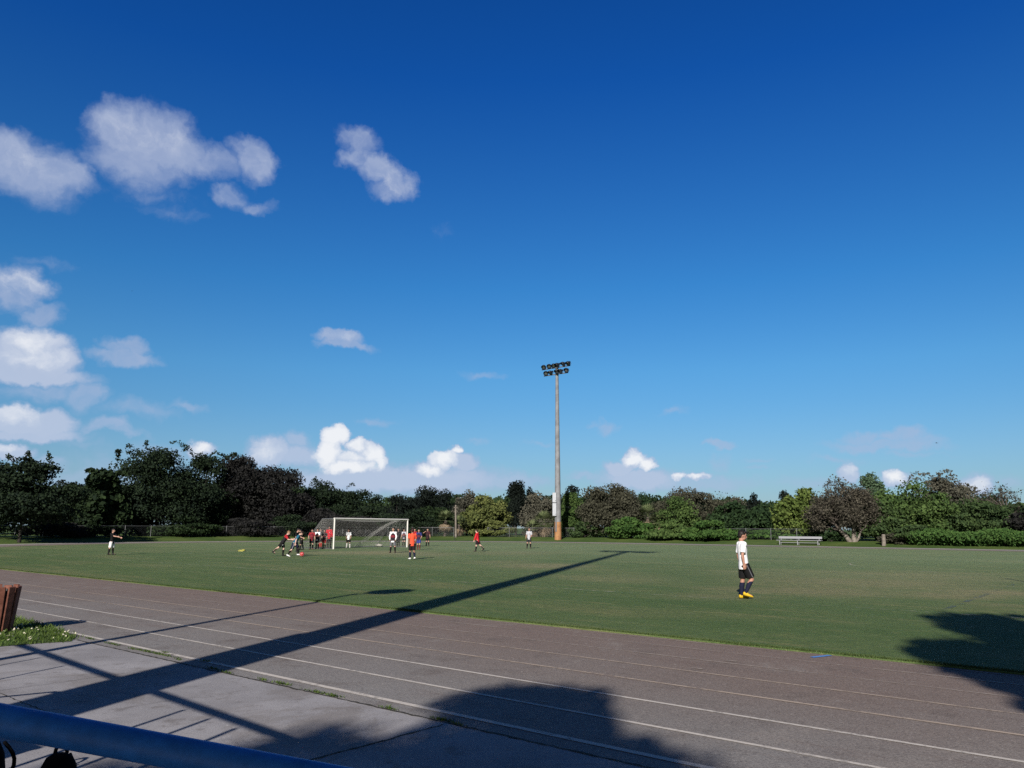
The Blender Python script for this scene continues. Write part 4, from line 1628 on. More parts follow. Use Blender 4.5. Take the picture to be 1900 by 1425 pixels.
        mb.loft([(c0 - toe * .036 * S, wd * .018 * S, up_ * .018 * S), (c0 - toe * .020 * S, wd * .029 * S, up_ * .032 * S), (c0 + toe * .015 * S, wd * .029 * S, up_ * .033 * S),
                 (c0 + toe * .05 * S - up_ * .008 * S, wd * .032 * S, up_ * .023 * S), (c0 + toe * .09 * S - up_ * .013 * S, wd * .032 * S, up_ * .017 * S), (c0 + toe * .118 * S - up_ * .015 * S, wd * .018 * S, up_ * .012 * S)], 14)
        so_ = obj('shoe', remesh(mb, vox * .7, 1), cmat('shoe', shoes, .5), o)
        mb = MB()
        mb.loft([(c0 - toe * .03 * S - up_ * .029 * S, wd * .022 * S, up_ * .004 * S), (c0 + toe * .05 * S - up_ * .031 * S, wd * .031 * S, up_ * .004 * S), (c0 + toe * .11 * S - up_ * .028 * S, wd * .02 * S, up_ * .004 * S)], 12)
        mb.build('sole', cmat('sole', (30, 28, 26), .7), so_)
    return o


MAROON, DKGREY = (110, 26, 40), (34, 34, 40)
# the boy walking past on the right, nearest of all
person('boy in white tee and yellow boots walking right alone, nearest player', 1383, 1114.5, 1.53, 88, (226, 226, 230), BLACK, NAVY, (226, 186, 40), hair=(34, 24, 22), skin=(188, 140, 120),
       LL=(-2, 2, 6), RL=(24, 2, 52), LA=(-8, 7, 12, 4), RA=(-14, 10, 6, 2), head=(-4, 14), lean=-3, stripe=(110, 112, 120), mark=(120, 124, 134), vox=.009, short_len=.86)
# left flank
person('player in black shirt and white shorts pointing right, far left of the pitch', 205.5, 1031, 1.42, 95, BLACK, (226, 226, 226), (24, 24, 26), (30, 30, 30), hair=(20, 16, 16),
       RA=(60, 5, 82, 0), LA=(50, 5, 78, 0), LL=(6, 4, 4), RL=(-6, 4, 4), hairlen=.05, short_len=.95)
# the three running for the ball
person('fair haired player in red shirt under black bib sprinting at left of the ball', 523, 1033, 1.44, 82, (196, 40, 50), BLACK, BLACK, BLACK, hair=FAIRHAIR, skin=PALE, bib=((30, 28, 34), (40, 34, 40)), hem=(224, 224, 226),
       lean=28, LL=(14, 4, 22), RL=(-38, 4, 14), LA=(36, 10, 92, 0), RA=(30, 8, 86, 0))
person('player in teal shirt and navy shorts about to kick the red ball', 545, 1034, 1.50, 80, (40, 112, 140), NAVY, BLACK, (226, 226, 230), hair=BROWNHAIR, skin=PALE, lean=30, head=(0, 18),
       LL=(46, 3, 52), RL=(-18, 4, 18), LA=(-40, 24, -22, 22), RA=(-30, 20, -8, 12), stripe=(180, 182, 190), short_len=.9)
person('dark clothed player half hidden behind the teal shirted kicker', 547, 1026, 1.50, 95, BLACK, BLACK, BLACK, BLACK, lean=12, LL=(20, 4, 26), RL=(-16, 4, 18), LA=(30, 10, 70, 0))
person('player all in black just right of the teal shirted kicker', 558.5, 1021.5, 1.40, 262, (24, 22, 28), (26, 26, 32), BLACK, BLACK, hair=(24, 20, 20), lean=8, LA=(26, 12, 66, -8), RA=(20, 10, 60, -6), LL=(10, 3, 12), RL=(-8, 3, 10), short_len=.92)
# the queue left of the goal
person('player in red shirt with hand on hip, leftmost of the queue by the goal', 577.5, 1020.5, 1.42, 176, (170, 44, 54), DKGREY, BLACK, (150, 60, 60), bib=((120, 28, 44), (150, 44, 56)), RA=(-4, 26, 26, -6), side=-2)
person('player in white shirt under a dark bib in the queue by the goal', 588, 1020, 1.45, 186, (222, 222, 226), (30, 30, 36), BLACK, BLACK, bib=((52, 44, 58), (120, 60, 66)), hem=(226, 226, 226), LA=(28, 12, 82, -30), RA=(28, 12, 80, -30))
person('player with red socks standing behind the white shirted one in the queue', 594, 1017, 1.44, 200, (40, 34, 40), (30, 28, 34), (206, 66, 60), (180, 60, 54), LA=(10, 8, 40, 0))
person('player in black and maroon top and red shorts in the queue by the goal', 601, 1019.5, 1.38, 190, (38, 24, 30), (196, 46, 54), BLACK, BLACK, bib=((58, 22, 32), (96, 28, 40)), LL=(2, 3, 4), RL=(-3, 4, 4))
person('tall figure in a bright red top leaning against the near goal post', 610, 1018.6, 1.66, 178, (224, 36, 56), BLACK, BLACK, (34, 32, 34), sleeve='hood', mark=(236, 226, 226), short_len=1.02, side=2)
person('goalkeeper in white tee and black shorts standing in the goal mouth', 646, 1017.3, 1.42, 178, (230, 230, 232), BLACK, (206, 204, 200), (222, 220, 218), LL=(2, 7, 2), RL=(-2, 7, 2), LA=(4, 9, 14, -4), RA=(4, 9, 14, -4), mark=(150, 152, 160))
# right side of the goal
person('player in white long sleeves, maroon bib and grey shorts right of the goal mouth', 728.5, 1027, 1.56, 184, (228, 228, 230), (112, 114, 122), BLACK, BLACK, sleeve='long', bib=((48, 36, 48), (140, 44, 60)), hem=(228, 228, 228), LL=(3, 9, 4), RL=(-3, 9, 4), LA=(6, 12, 20, -10), RA=(6, 12, 20, -10), short_len=.92)
person('player in long dark clothes behind the grey shorted one inside the goal', 738.5, 1015, 1.50, 190, (52, 46, 58), (44, 42, 50), BLACK, BLACK, sleeve='long', long_legs=True)
person('player in white top and dark shorts seen just inside the right goal post', 749, 1013.5, 1.44, 184, (196, 198, 208), (40, 40, 48), BLACK, BLACK, bib=((70, 62, 78), (140, 70, 74)))
person('player in bright orange shirt walking away toward the right goal post', 764, 1039.5, 1.52, 336, (246, 92, 62), (34, 20, 26), NAVY, (232, 230, 230), hair=(58, 22, 22), skin=TAN, LL=(6, 2, 10), RL=(-10, 2, 12), LA=(-8, 8, 6, 4), RA=(6, 12, 22, 2), short_len=.86)
person('player in red top partly hidden behind the orange shirted one', 769, 1014.5, 1.48, 184, (176, 36, 46), (200, 196, 196), (200, 198, 196), (60, 50, 50), sleeve='long')
person('player in blue shirt, dark bib and blue shorts right of the orange one', 776.5, 1021, 1.46, 182, (54, 62, 132), (62, 74, 160), (120, 58, 54), (130, 56, 50), bib=((40, 40, 72), (116, 48, 66)), LL=(10, 2, 14), RL=(-6, 2, 6), LA=(8, 14, 46, -12))
person('player in maroon shirt with one hand raised to the head right of the goal', 793, 1014.3, 1.50, 190, (92, 40, 52), BLACK, BLACK, BLACK, bib=((52, 34, 42), (80, 44, 50)), RA=(40, 62, 142, -52), LL=(2, 5, 4), RL=(-2, 5, 4))
# open pitch
person('player in loose bright red top striding left across midfield', 886, 1024.5, 1.46, 286, (226, 38, 54), (40, 24, 34), BLACK, BLACK, hair=(64, 26, 28), skin=PALE, sleeve='hood', lean=6, LL=(12, 3, 8), RL=(-26, 3, 22), LA=(14, 10, 22, 4), RA=(-12, 14, -2, 10))
person('player in light grey tee and black socks standing in front of the mast', 981.5, 1018.5, 1.58, 186, (186, 188, 196), (52, 56, 60), BLACK, BLACK, LL=(2, 6, 2), RL=(-2, 8, 2), LA=(10, 12, 52, -20), RA=(-4, 14, 6, 8), mark=(60, 62, 72), side=-2)
bpy.data.scenes.remove(tmp_scene)


# ------------------------------------------------------------------ vegetation
def leaves(P, Nrm, smin, smax, rr, aspect=.62, flat=.55):
    """one bent leaf-spray quad per point, facing roughly along Nrm"""
    n = len(P)
    d = Nrm * flat + rr.normal(0, .55, (n, 3))
    d /= np.linalg.norm(d, axis=1, keepdims=True) + 1e-9
    a = rr.normal(0, 1, (n, 3))
    a[:, 2] -= .35
    a -= d * np.sum(a * d, 1, keepdims=True)
    a /= np.linalg.norm(a, axis=1, keepdims=True) + 1e-9
    b = np.cross(d, a)
    s = rr.uniform(smin, smax, n)[:, None]
    w = s * aspect * .5
    v = np.stack([P - a * s * .5, P + b * w + d * s * .08, P + a * s * .5 - d * s * .12, P - b * w + d * s * .08], 1)
    return v.reshape(-1, 3), np.arange(n * 4).reshape(-1, 4)


def lobes_crown(rr, c, hw, hh, depth, n, shape='dome'):
    """centres and radii of foliage lobes that fill an uneven crown"""
    L = []
    while len(L) < n:
        q = rr.uniform(-1, 1, 3)
        up_ = (q[2] + 1) / 2
        lim = math.sqrt(max(0.0, 1 - up_ ** 3.4)) * (.80 + .20 * min(1, up_ * 4))
        if math.hypot(q[0], q[1]) > lim:
            continue
        if shape == 'cone' and (abs(q[0]) > 1.0 - .62 * (q[2] + 1) / 2):
            continue
        r = rr.uniform(.22, .38) * (1.1 - .2 * up_)
        L.append((np.array(c) + q * np.array([hw, depth, hh]) * (1 - r * .62), r * np.array([hw * rr.uniform(.85, 1.3), depth * 1.1, min(hh, hw * 1.3) * rr.uniform(.7, 1.1)])))
    return L


def crown_points(rr, L, n):
    vol = np.array([np.cbrt(np.prod(r)) ** 2 for _, r in L])
    cnt = rr.multinomial(n, vol / vol.sum())
    P, Nn, T = [], [], []
    for (c, r), k in zip(L, cnt):
        d = rr.normal(0, 1, (k, 3))
        d /= np.linalg.norm(d, axis=1, keepdims=True)
        rad = rr.uniform(.45, 1.0, (k, 1)) ** .45
        bump = 1 + .16 * np.sin(5 * d[:, :1] + 3 * c[0]) * np.sin(6 * d[:, 1:2] + c[1]) + rr.normal(0, .06, (k, 1))
        P.append(c + d * r * rad * bump)
        Nn.append(d)
        T.append(np.full(k, rr.uniform(-.22, .22)))
    return np.concatenate(P), np.concatenate(Nn), np.concatenate(T)


def limbs(mb, rr, base, top, r0, lob, n):
    """trunk that bends a little, and limbs that reach into the lobes"""
    base, top = Vector(base), Vector(top)
    pts, k = [], 6
    for i in range(k + 1):
        t = i / k
        pts.append(base.lerp(top, t) + Vector((rr.normal(0, .05), rr.normal(0, .05), 0)) * (r0 * 5 * t * (1 - t) * 3))
    for i in range(k):
        mb.tube(pts[i], pts[i + 1], r0 * (1 - .75 * i / k), r0 * (1 - .75 * (i + 1) / k), 9)
    idx = rr.permutation(len(lob))[:n]
    for i in idx:
        c = Vector(lob[i][0])
        f = min(.9, max(.25, (c.z - base.z) / max(.1, top.z - base.z) * .6))
        a = pts[int(f * k)]
        m1 = a.lerp(c, .5) + Vector((rr.normal(0, .3), rr.normal(0, .3), .25))
        r1 = r0 * (1 - .75 * f) * .6
        mb.tube(a, m1, r1, r1 * .6, 6)
        mb.tube(m1, c, r1 * .6, r1 * .22, 6)


PAL = {
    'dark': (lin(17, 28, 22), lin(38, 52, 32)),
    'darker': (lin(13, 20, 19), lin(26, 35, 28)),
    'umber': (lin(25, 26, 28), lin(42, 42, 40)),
    'mid': (lin(40, 58, 36), lin(70, 88, 50)),
    'deep': (lin(28, 46, 29), lin(52, 72, 42)),
    'dusk': (lin(20, 34, 22), lin(46, 62, 34)),
    'green': (lin(50, 72, 38), lin(84, 104, 56)),
    'olive': (lin(66, 76, 42), lin(106, 112, 64)),
    'lime': (lin(66, 84, 40), lin(100, 114, 58)),
    'grey': (lin(64, 66, 58), lin(96, 94, 82)),
    'brown': (lin(52, 53, 44), lin(80, 80, 66)),
    'twig': (lin(56, 55, 48), lin(90, 86, 75)),
    'blue': (lin(52, 74, 56), lin(86, 106, 80)),
    'vine': (lin(42, 70, 32), lin(72, 98, 48)),
    'palm': (lin(66, 82, 52), lin(112, 120, 84)),
    'dead': (lin(110, 98, 82), lin(150, 134, 112)),
}
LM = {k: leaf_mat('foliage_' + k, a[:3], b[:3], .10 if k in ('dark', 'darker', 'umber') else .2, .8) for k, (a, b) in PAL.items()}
seedc = [100]


def tree(label, px, top, hw_px, extra, pal, cat='tree', name='broadleaf_tree', dens=1.0, shape='dome', trunk_h=.35, trunk=True, wisps=0, base_frac=-.02, lsize=(.16, .33), bark=None,
         lobes=22, off_d=None, group='trees beyond the far track', lean=0.0, depth_k=.85):
    seedc[0] += 1
    rr = np.random.default_rng(seedc[0])
    x, y, D = at_off(px, (FD if off_d is None else off_d) + extra)
    z0 = gz(x, y)
    s = mpp(x, y)
    zt = height_at(px, top, x, y)
    hw = hw_px * s * 1.14
    hgt = (zt - z0) * 1.02
    c = np.array([0, 0, hgt * (.5 + base_frac / 2)])
    hh = hgt * (.5 - base_frac / 2)
    root = tag(empty(name, (x, y, z0), -math.atan2(x, y)), label, cat, group)
    L = lobes_crown(rr, c, hw, hh, hw * depth_k, int(lobes * 1.7), shape)
    # make sure the outline reaches its full height and width
    L[0] = (np.array([rr.uniform(-.2, .2) * hw, 0, hgt - hh * .28]), np.array([hw * .36, hw * .36, hh * .27]))
    L[1] = (np.array([-hw * .70, 0, c[2] - hh * rr.uniform(0, .3)]), np.array([hw * .30, hw * .3, hh * .30]))
    L[2] = (np.array([hw * .70, 0, c[2] - hh * rr.uniform(0, .3)]), np.array([hw * .30, hw * .3, hh * .30]))
    n = int(min(44000, max(2600, 4 * hw * hh * 195 * dens)))
    P, Nn, T = crown_points(rr, L, n)
    keep = P[:, 2] > .05
    P, Nn, T = P[keep], Nn[keep], T[keep]
    P[:, 0] += lean * P[:, 2]
    if wisps:
        W_, Wn = [], []
        for _ in range(wisps):
            a = rr.uniform(-2.4, 2.4)
            b0 = np.array([rr.uniform(-.75, .75) * hw, rr.uniform(-.4, .2) * hw, hgt * rr.uniform(.82, .97)])
            ln = rr.uniform(1.0, 2.6)
            tt = rr.uniform(0, 1, 60)[:, None]
            dr = np.array([math.sin(a), -.2, 0])
            W_.append(b0 + dr * ln * tt * .8 + np.array([0, 0, 1]) * (ln * (1.25 * tt - .95 * tt ** 2)) + rr.normal(0, .11, (60, 3)))
            Wn.append(np.tile([0, -.5, .8], (60, 1)))
        P, Nn, T = np.concatenate([P] + W_), np.concatenate([Nn] + Wn), np.concatenate([T] + [np.zeros(60)] * wisps)
    v, q = leaves(P, Nn, lsize[0], lsize[1], rr, .72)
    ti = np.clip(rr.uniform(0, 1, len(P)) * .75 + .12 + T, 0, 1)
    # heavier sprays inside each lobe so the crown is not see-through
    idx = rr.integers(0, len(L), max(600, n // 6))
    d = rr.normal(0, 1, (len(idx), 3))
    d /= np.linalg.norm(d, axis=1, keepdims=True)
    P2 = np.array([L[i][0] for i in idx]) + d * np.array([L[i][1] for i in idx]) * rr.uniform(0, .62, (len(idx), 1))
    P2[:, 0] += lean * P2[:, 2]
    P2 = P2[P2[:, 2] > .2]
    v2, q2 = leaves(P2, np.tile([0, -.6, .4], (len(P2), 1)), lsize[1] * 1.3, lsize[1] * 1.9, rr, .8)
    v, q, ti = np.concatenate([v, v2]), np.concatenate([q, q2 + len(v)]), np.concatenate([ti, rr.uniform(.1, .7, len(P2))])
    obj('crown', fast_mesh('crown', v, q, np.repeat(ti, 4)), LM[pal], root)
    if trunk:
        mb = MB()
        limbs(mb, rr, (0, 0, -.1), (lean * hgt * .7, 0, hgt * .78), max(.12, hgt * .022), L, 9)
        mb.build('trunk', bark or m_darkbark, root)
    return root


def twiggy(label, px, top, hw_px, extra, pal, trunks, leafn, group='trees beyond the far track', seed=5, bark=None, levels=5, off_d=None, r0=.26):
    """mostly bare tree: forking limbs down to fine twigs, few brown leaves"""
    rr = random.Random(seed)
    x, y, D = at_off(px, (FD if off_d is None else off_d) + extra)
    z0, s = gz(x, y), mpp(x, y)
    zt = height_at(px, top, x, y)
    hgt, hw = zt - z0, hw_px * s
    root = tag(empty('bare_tree', (x, y, z0), -math.atan2(x, y)), label, 'tree', group)
    tr, br, tips = MB(), MB(), []

    def env(p):                                          # inside the crown's outline?
        return (p.x / hw) ** 2 + (p.y / (hw * .8)) ** 2 + ((p.z - hgt * .54) / (hgt * .47)) ** 2

    def grow(p, d, ln, r, lev):
        if lev > levels or r < .006:
            tips.append(p)
            return
        b = p + d * ln
        if env(b) > 1.12 and lev > 1:
            b = p + d * ln * .45
        m1 = p.lerp(b, .5) + Vector((rr.gauss(0, 1), rr.gauss(0, 1), rr.gauss(0, 1))) * ln * .07
        t_ = tr if lev == 0 else br
        t_.tube(p, m1, r, r * .84, 7 if lev < 2 else 4)
        t_.tube(m1, b, r * .84, r * .68, 7 if lev < 2 else 4)
        tips.append(b)
        for _ in range(3 if lev else 5):
            nd = (d + Vector((rr.gauss(0, .7), rr.gauss(0, .7), rr.gauss(-.05, .5)))).normalized()
            ctr = Vector((0, 0, hgt * .48)) - b
            if env(b) > .75:
                nd = (nd + ctr.normalized() * .35).normalized()
            grow(b, nd, ln * rr.uniform(.62, .88), r * rr.uniform(.50, .66), lev + 1)

    for (ox, lx, th, k) in trunks:
        grow(Vector((ox, 0, -.1)), Vector((lx, 0, 1)).normalized(), th, r0 * k, 0)
    tr.build('trunk', bark or m_palebark, root)
    br.build('branches', m_bark, root)
    nr = np.random.default_rng(seed)
    tp = np.array([tuple(t_) for t_ in tips])
    P = tp[nr.integers(0, len(tp), leafn)] + nr.normal(0, .22, (leafn, 3))
    P = P[P[:, 2] > 1.0]
    Nn = nr.normal(0, 1, P.shape)
    v, q = leaves(P, Nn, .12, .30, nr)
    obj('crown', fast_mesh('crown', v, q, np.repeat(nr.uniform(0, 1, len(P)), 4)), LM[pal], root)
    return root


def palm(label, px, top, extra, frond_len, n=26, skirt=14, off_d=None, group='fan palms by the fence'):
    seedc[0] += 1
    rr = np.random.default_rng(seedc[0])
    x, y, D = at_off(px, (FD if off_d is None else off_d) + extra)
    z0 = gz(x, y)
    hgt = height_at(px, top, x, y) - z0 - frond_len * .75
    root = tag(empty('fan_palm', (x, y, z0)), label, 'palm', group)
    mb, k = MB(), 8
    for i in range(k):
        mb.tube((rr.normal(0, .02), 0, hgt * i / k - (.1 if i == 0 else 0)), (rr.normal(0, .02), 0, hgt * (i + 1) / k), .20 + .03 * (i % 2), .17 + .03 * ((i + 1) % 2), 10)
    mb.build('trunk', m_bark, root)
    for nm, cnt, m, lo, hi in (('fronds', n, LM['palm'], -.35, 1.4), ('dead_skirt', skirt, LM['dead'], -1.45, -.7)):
        vs, qs, ti = [], [], []
        for _ in range(cnt):
            a, e = rr.uniform(0, 6.283), rr.uniform(lo, hi)
            d = np.array([math.cos(a) * math.cos(e), math.sin(a) * math.cos(e), math.sin(e)])
            sd = np.array([-math.sin(a), math.cos(a), 0])
            up = np.cross(d, sd) * -1
            st = np.array([0, 0, hgt]) + d * frond_len * .45
            for j in range(11):
                b = (j - 5) / 5 * 1.25
                dd = d * math.cos(b) + sd * math.sin(b)
                ln = frond_len * .62 * (1 - .25 * abs(b))
                wv_ = np.cross(dd, up) * .045
                tip = st + dd * ln - np.array([0, 0, .16 * ln])
                md = st + dd * ln * .55 + up * .02
                o = len(vs)
                vs += [st - wv_ * .3, md - wv_, tip, md + wv_]
                qs.append((o, o + 1, o + 2, o + 3))
                ti += [rr.uniform(0, 1)] * 4
            o = len(vs)                                    # leaf stalk
            vs += [np.array([0, 0, hgt]) - sd * .015, st - sd * .012, st + sd * .012, np.array([0, 0, hgt]) + sd * .015]
            qs.append((o, o + 1, o + 2, o + 3))
            ti += [.5] * 4
        obj(nm, fast_mesh(nm, np.array(vs), qs, ti), m, root)
    return root


def shrub(label, px, top, hw_px, extra, pal, off_d=None, name='shrub', dens=1.3, lsize=(.14, .3), lobes=12, group='shrubs along the fence'):
    return tree(label, px, top, hw_px, extra, pal, 'shrub', name, dens, 'dome', trunk=True, base_frac=-.12, lsize=lsize, lobes=lobes, off_d=off_d, group=group)


# left: the tall dark belt
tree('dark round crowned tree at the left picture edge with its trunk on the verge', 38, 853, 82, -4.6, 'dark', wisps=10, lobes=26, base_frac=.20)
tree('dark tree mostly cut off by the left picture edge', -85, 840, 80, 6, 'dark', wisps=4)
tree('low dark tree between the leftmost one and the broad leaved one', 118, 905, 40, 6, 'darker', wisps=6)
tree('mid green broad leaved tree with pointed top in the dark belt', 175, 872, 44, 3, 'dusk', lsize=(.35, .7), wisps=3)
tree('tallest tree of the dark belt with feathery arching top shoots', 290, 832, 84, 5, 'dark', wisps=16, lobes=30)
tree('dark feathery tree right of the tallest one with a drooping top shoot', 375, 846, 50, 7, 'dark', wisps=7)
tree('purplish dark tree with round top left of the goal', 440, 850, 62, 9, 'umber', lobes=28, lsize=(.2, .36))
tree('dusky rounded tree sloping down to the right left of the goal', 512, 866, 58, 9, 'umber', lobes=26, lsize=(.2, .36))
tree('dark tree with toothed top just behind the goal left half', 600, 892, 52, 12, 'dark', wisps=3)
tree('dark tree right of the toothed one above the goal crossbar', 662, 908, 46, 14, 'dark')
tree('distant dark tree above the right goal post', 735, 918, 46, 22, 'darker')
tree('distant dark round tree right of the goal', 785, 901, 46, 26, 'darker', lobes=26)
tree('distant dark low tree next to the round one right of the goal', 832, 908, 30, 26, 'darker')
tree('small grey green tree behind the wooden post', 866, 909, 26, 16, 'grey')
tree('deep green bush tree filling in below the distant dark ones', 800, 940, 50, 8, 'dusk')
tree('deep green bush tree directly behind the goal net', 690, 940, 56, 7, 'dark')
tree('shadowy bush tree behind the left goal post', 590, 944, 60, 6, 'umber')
# middle
tree('yellowish green bushy tree right of the wooden post', 902, 919, 43, 5, 'olive', lsize=(.22, .44))
tree('tall dark tree with notched top behind the yellowish bush', 957, 892, 30, 24, 'darker', lobes=14)
tree('dark low tree right of the notched one', 985, 905, 16, 24, 'darker')
tree('grey green rounded tree left of the floodlight mast', 1003, 913, 38, 8, 'grey')
tree('dark spiky topped tree behind the floodlight mast', 1060, 901, 32, 22, 'darker', lobes=14)
tree('green upright tree just right of the floodlight mast', 1062, 914, 27, 4, 'green')
tree('large round grey brown tree right of the mast', 1132, 897, 55, 3, 'brown', lobes=34, lsize=(.16, .32), dens=1.2)
tree('dark green tree between the grey brown round one and the green dome', 1198, 917, 26, 14, 'deep')
tree('fresh green dome shaped tree in front of the flat brown one', 1258, 922, 40, 4, 'green', lobes=26)
tree('wide flat topped grey brown tree behind the green dome', 1278, 904, 66, 13, 'brown', lobes=30, lsize=(.16, .34))
twiggy('thin bare treetop sticking out right of the flat brown tree', 1338, 908, 22, 15, 'brown', ((0, .05, 2.6, .5),), 500, seed=9, levels=5, r0=.2)
tree('vine covered mass of a tree left of the bench', 1362, 930, 40, 9, 'deep', lobes=26, lsize=(.2, .45))
tree('vine covered tree behind the bench', 1425, 936, 42, 10, 'deep', lobes=26, lsize=(.2, .45))
tree('small dark tuft topped tree far behind the vines', 1404, 915, 16, 26, 'darker')
tree('distant grey green tree crown showing over the vines', 1370, 922, 30, 30, 'grey')
tree('small dark tree far behind the yellow green one', 1460, 911, 20, 26, 'darker', lobes=10)
# right
tree('bright yellow green tree behind the right end of the bench', 1488, 906, 42, 4, 'lime', lobes=24, lsize=(.22, .46), bark=m_bark)
twiggy('brown leafless looking twiggy tree with pale leaning trunks', 1566, 893, 62, -1.2, 'twig', ((.9, .03, 1.9, 1.0), (.55, -.7, 1.7, .95), (1.0, .5, 1.3, .5)), 15000, seed=4, levels=6, r0=.28)
tree('tall blue green treetop behind the twiggy brown tree', 1625, 878, 28, 9, 'blue', lobes=14)
tree('big fresh green spreading tree on the right', 1688, 892, 66, 4, 'green', lobes=34)
tree('darker green tree at the foot of the spreading one', 1636, 930, 40, 1.5, 'mid', lsize=(.2, .42))
tree('grey brown wispy topped tree behind the spreading green one', 1752, 886, 60, 16, 'grey', wisps=10, lobes=26)
tree('dense mid green tree sloping down at right', 1800, 925, 62, 7, 'mid', lobes=28)
tree('mid green bush tree before the right picture edge', 1856, 940, 40, 9, 'deep')
twiggy('small bare purple grey tree standing over the right bushes', 1877, 912, 20, 12, 'brown', ((0, 0, 3.0, .6),), 900, seed=12, levels=5, r0=.2)
tree('dark brownish bush tree cut by the right picture edge', 1925, 934, 40, 6, 'umber')
tree('grey green tree beyond the right picture edge', 1990, 915, 60, 6, 'mid')
# palms and low growth
palm('shaggy fan palm left of the wooden post', 826, 948, 1.5, 1.7)
palm('small fan palm close beside the wooden post', 852, 958, 2.5, 1.5, 20)
palm('shaggy palm with a dead skirt left of the floodlight mast', 1010, 950, 1.2, 1.9, 34, 26)
palm('low fan palm left of the shaggy one by the mast', 988, 966, 1.8, 1.4, 22, 10)
palm('fan palm among the green bushes right of the brown round tree', 1203, 938, 3.5, 2.0, 34)
palm('second fan palm close behind the bushes left of the green dome', 1222, 950, 2.6, 1.7, 26)
shrub('brownish low shrub under the leftmost dark tree', 95, 962, 48, 1.0, 'umber')
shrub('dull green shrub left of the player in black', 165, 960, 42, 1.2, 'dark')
shrub('yellow tinged low shrub beneath the tallest dark tree', 345, 958, 54, .9, 'dusk')
shrub('dim low shrub behind the sprinting players', 455, 962, 52, 1.2, 'umber')
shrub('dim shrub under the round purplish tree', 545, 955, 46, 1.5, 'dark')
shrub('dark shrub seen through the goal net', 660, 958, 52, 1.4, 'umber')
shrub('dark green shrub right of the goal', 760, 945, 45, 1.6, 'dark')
shrub('olive shrub under the yellowish green bush', 915, 965, 40, 1.0, 'olive')
shrub('green vine shrub right of the floodlight mast', 1085, 968, 30, 1.0, 'mid')
shrub('bright green vine shrub left of the green dome', 1170, 960, 42, -.6, 'vine', lsize=(.2, .42))
shrub('bright green vine shrub at the foot of the green dome', 1255, 972, 45, -.8, 'green', lsize=(.2, .42))
shrub('spreading bright vine shrub left of the fence behind the bench', 1318, 966, 46, -1.2, 'vine', lsize=(.2, .45))
shrub('green ground vine mound behind the bench fence', 1420, 985, 75, 2.0, 'vine', lsize=(.2, .4))
shrub('shady shrub right of the bench', 1540, 978, 26, -.5, 'deep')
shrub('tangled brown brush beside the stub post', 1662, 990, 26, -2.6, 'brown', lsize=(.1, .24))
shrub('tall green shrub left of the long creeper hedge', 1700, 974, 34, -2.6, 'mid')


def hedge():
    rr = np.random.default_rng(77)
    x0, y0, _ = at_off(1690, 10.6)
    z0 = gz(x0, y0)
    root = tag(empty('creeper_hedge', (x0, y0, z0)), 'long bright green creeper hedge along the track at right', 'hedge')
    P, Nn = [], []
    pxs = np.linspace(1690, 2060, 190)
    for px in pxs:
        x, y, D = at_off(px, 10.6)
        top = height_at(px, 986 + 3 * math.sin(px * .05) + (px - 1690) * .006, x, y) - z0
        k = 150
        t_ = rr.uniform(0, 1, k)
        dp = rr.uniform(0, 1, k) ** 2 * 2.4 * np.sin(np.clip(t_, .05, 1) * 2.2)
        vx, vy = x / D, y / D
        q = np.stack([x - x0 + rr.normal(0, .3, k) + vx * (1.6 - dp), y - y0 + rr.normal(0, .3, k) + vy * (1.6 - dp), t_ * top + rr.normal(0, .1, k)], 1)
        P.append(q)
        Nn.append(np.tile([-vx, -vy, .7], (k, 1)))
    P, Nn = np.concatenate(P), np.concatenate(Nn)
    clump = .5 + .5 * np.sin(P[:, 0] * 1.3 + np.sin(P[:, 1] * 2.1)) * np.sin(P[:, 2] * 4 + P[:, 0])
    keep = rr.uniform(0, 1, len(P)) < .35 + .65 * clump
    P, Nn = P[keep], Nn[keep]
    v, q = leaves(P, Nn, .14, .32, rr, flat=.8)
    obj('foliage', fast_mesh('foliage', v, q, np.repeat(np.clip(rr.uniform(0, 1, len(P)) * .8 + .1, 0, 1), 4)), LM['vine'], root)
    mb = MB()
    for px in np.linspace(1700, 2050, 16):
        x, y, D = at_off(px, 11.6)
        a = Vector((x - x0, y - y0, -.1))
        for j in range(3):
            mb.tube(a, a + Vector((rr.normal(0, .5), rr.normal(0, .3), rr.uniform(.8, 1.5))), .03, .012, 6)
    mb.build('stems', m_darkbark, root)


hedge()


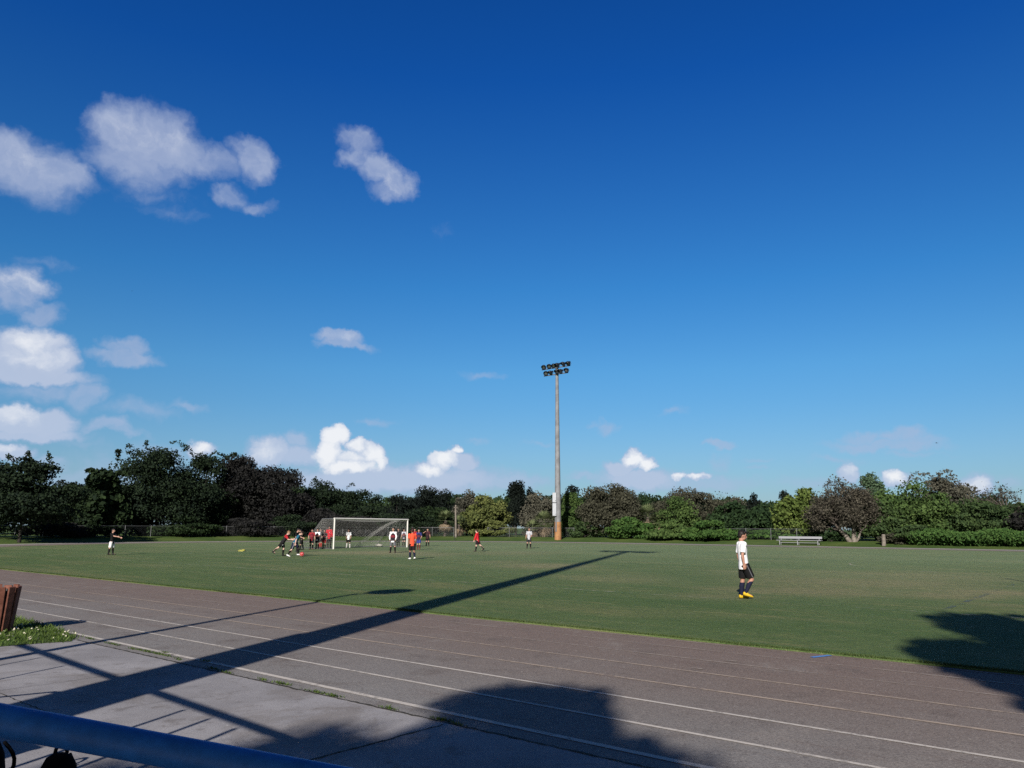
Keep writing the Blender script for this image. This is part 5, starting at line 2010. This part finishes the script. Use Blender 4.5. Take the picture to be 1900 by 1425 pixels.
def wood_mass():
    """the far-off wood that closes the gaps low between the trees"""
    rr = np.random.default_rng(8)
    P, T = [], []
    px_, top_ = (-260, 0, 540, 620, 697, 720, 850, 950, 1060, 1190, 1350, 1440, 1500, 1800, 1900, 2200), (900, 905, 900, 908, 930, 922, 915, 922, 917, 920, 925, 931, 924, 916, 934, 930)
    for px in np.linspace(-260, 2160, 1500):
        x, y, D = at_off(px, FD + 30 + rr.uniform(0, 14))
        nz = 5 * math.sin(px * .061) * math.sin(px * .017 + 1) + 4 * math.sin(px * .17 + 1) + 3 * math.sin(px * .41)
        top = height_at(px, np.interp(px, px_, top_) + 6 + nz, x, y)
        k = 60
        P.append(np.stack([x + rr.normal(0, .9, k), y + rr.normal(0, .9, k), rr.uniform(.2, 1, k) ** .6 * top], 1))
        T.append(np.full(k, .5 + .3 * math.sin(px * .05) * math.sin(px * .023)))
    P, T = np.concatenate(P), np.concatenate(T)
    Nn = np.tile([0, -1.0, .6], (len(P), 1))
    v, q = leaves(P, Nn, .35, .8, rr)
    tag(obj('distant_wood', fast_mesh('distant_wood', v, q, np.repeat(np.clip(T + rr.uniform(-.3, .3, len(P)), 0, 1), 4)), LM['dusk']), kind='stuff')


wood_mass()


# two shade trees behind the camera: their shadows lie across the track
def shade_tree(label, x, y, hc, r, rv, seed, pal='deep', extra=()):
    rr = np.random.default_rng(seed)
    root = tag(empty('shade_tree', (x, y, 0)), label, 'tree')
    L = []
    for _ in range(24):
        d = rr.normal(0, 1, 3)
        d /= np.linalg.norm(d)
        L.append((np.array([0, 0, hc]) + d * np.array([r, r, rv]) * rr.uniform(.25, .72), np.array([r, r, rv]) * rr.uniform(.24, .36)))
    for _ in range(46):
        d = rr.normal(0, 1, 3)
        d /= np.linalg.norm(d)
        q_ = rr.uniform(.10, .24) * min(r, 2.2) * .5
        L.append((np.array([0, 0, hc]) + d * np.array([r, r, rv]) * rr.uniform(.70, .92), np.array([q_, q_, q_])))
    L += [(np.array(c_) - np.array([x, y, 0]), np.array([q_, q_, q_])) for c_, q_ in extra]
    P, Nn, T = crown_points(rr, L, int(19000 * r * rv / 2.2))
    v, q = leaves(P, Nn, .10, .22, rr)
    obj('crown', fast_mesh('crown', v, q, np.repeat(rr.uniform(0, 1, len(P)), 4)), LM[pal], root)
    mb = MB()
    limbs(mb, rr, (0, 0, 0), (0, 0, hc + rv * .4), .11, L, 12)
    mb.build('trunk', m_bark, root)


shade_tree('small leafy tree behind the camera whose round shadow lies at the bottom of the view', -5.1, -12.1, 8.8, 2.0, 1.7, 21, extra=(((-4.05, -13.6, 8.8), .95), ((-3.7, -13.2, 8.4), .8), ((-4.3, -14.2, 9.0), .8), ((-6.2, -11.6, 8.6), .6), ((-5.0, -15.6, 8.8), 1.3), ((-6.6, -14.8, 8.9), 1.2), ((-3.6, -15.2, 8.8), 1.2), ((-7.6, -13.6, 8.8), 1.0)))  # extra lobes added to shade the handrail and the ground below it
shade_tree('taller tree behind the camera at right whose shadow reaches the pitch', 3.02, -8.4, 9.0, 2.95, 3.5, 24)
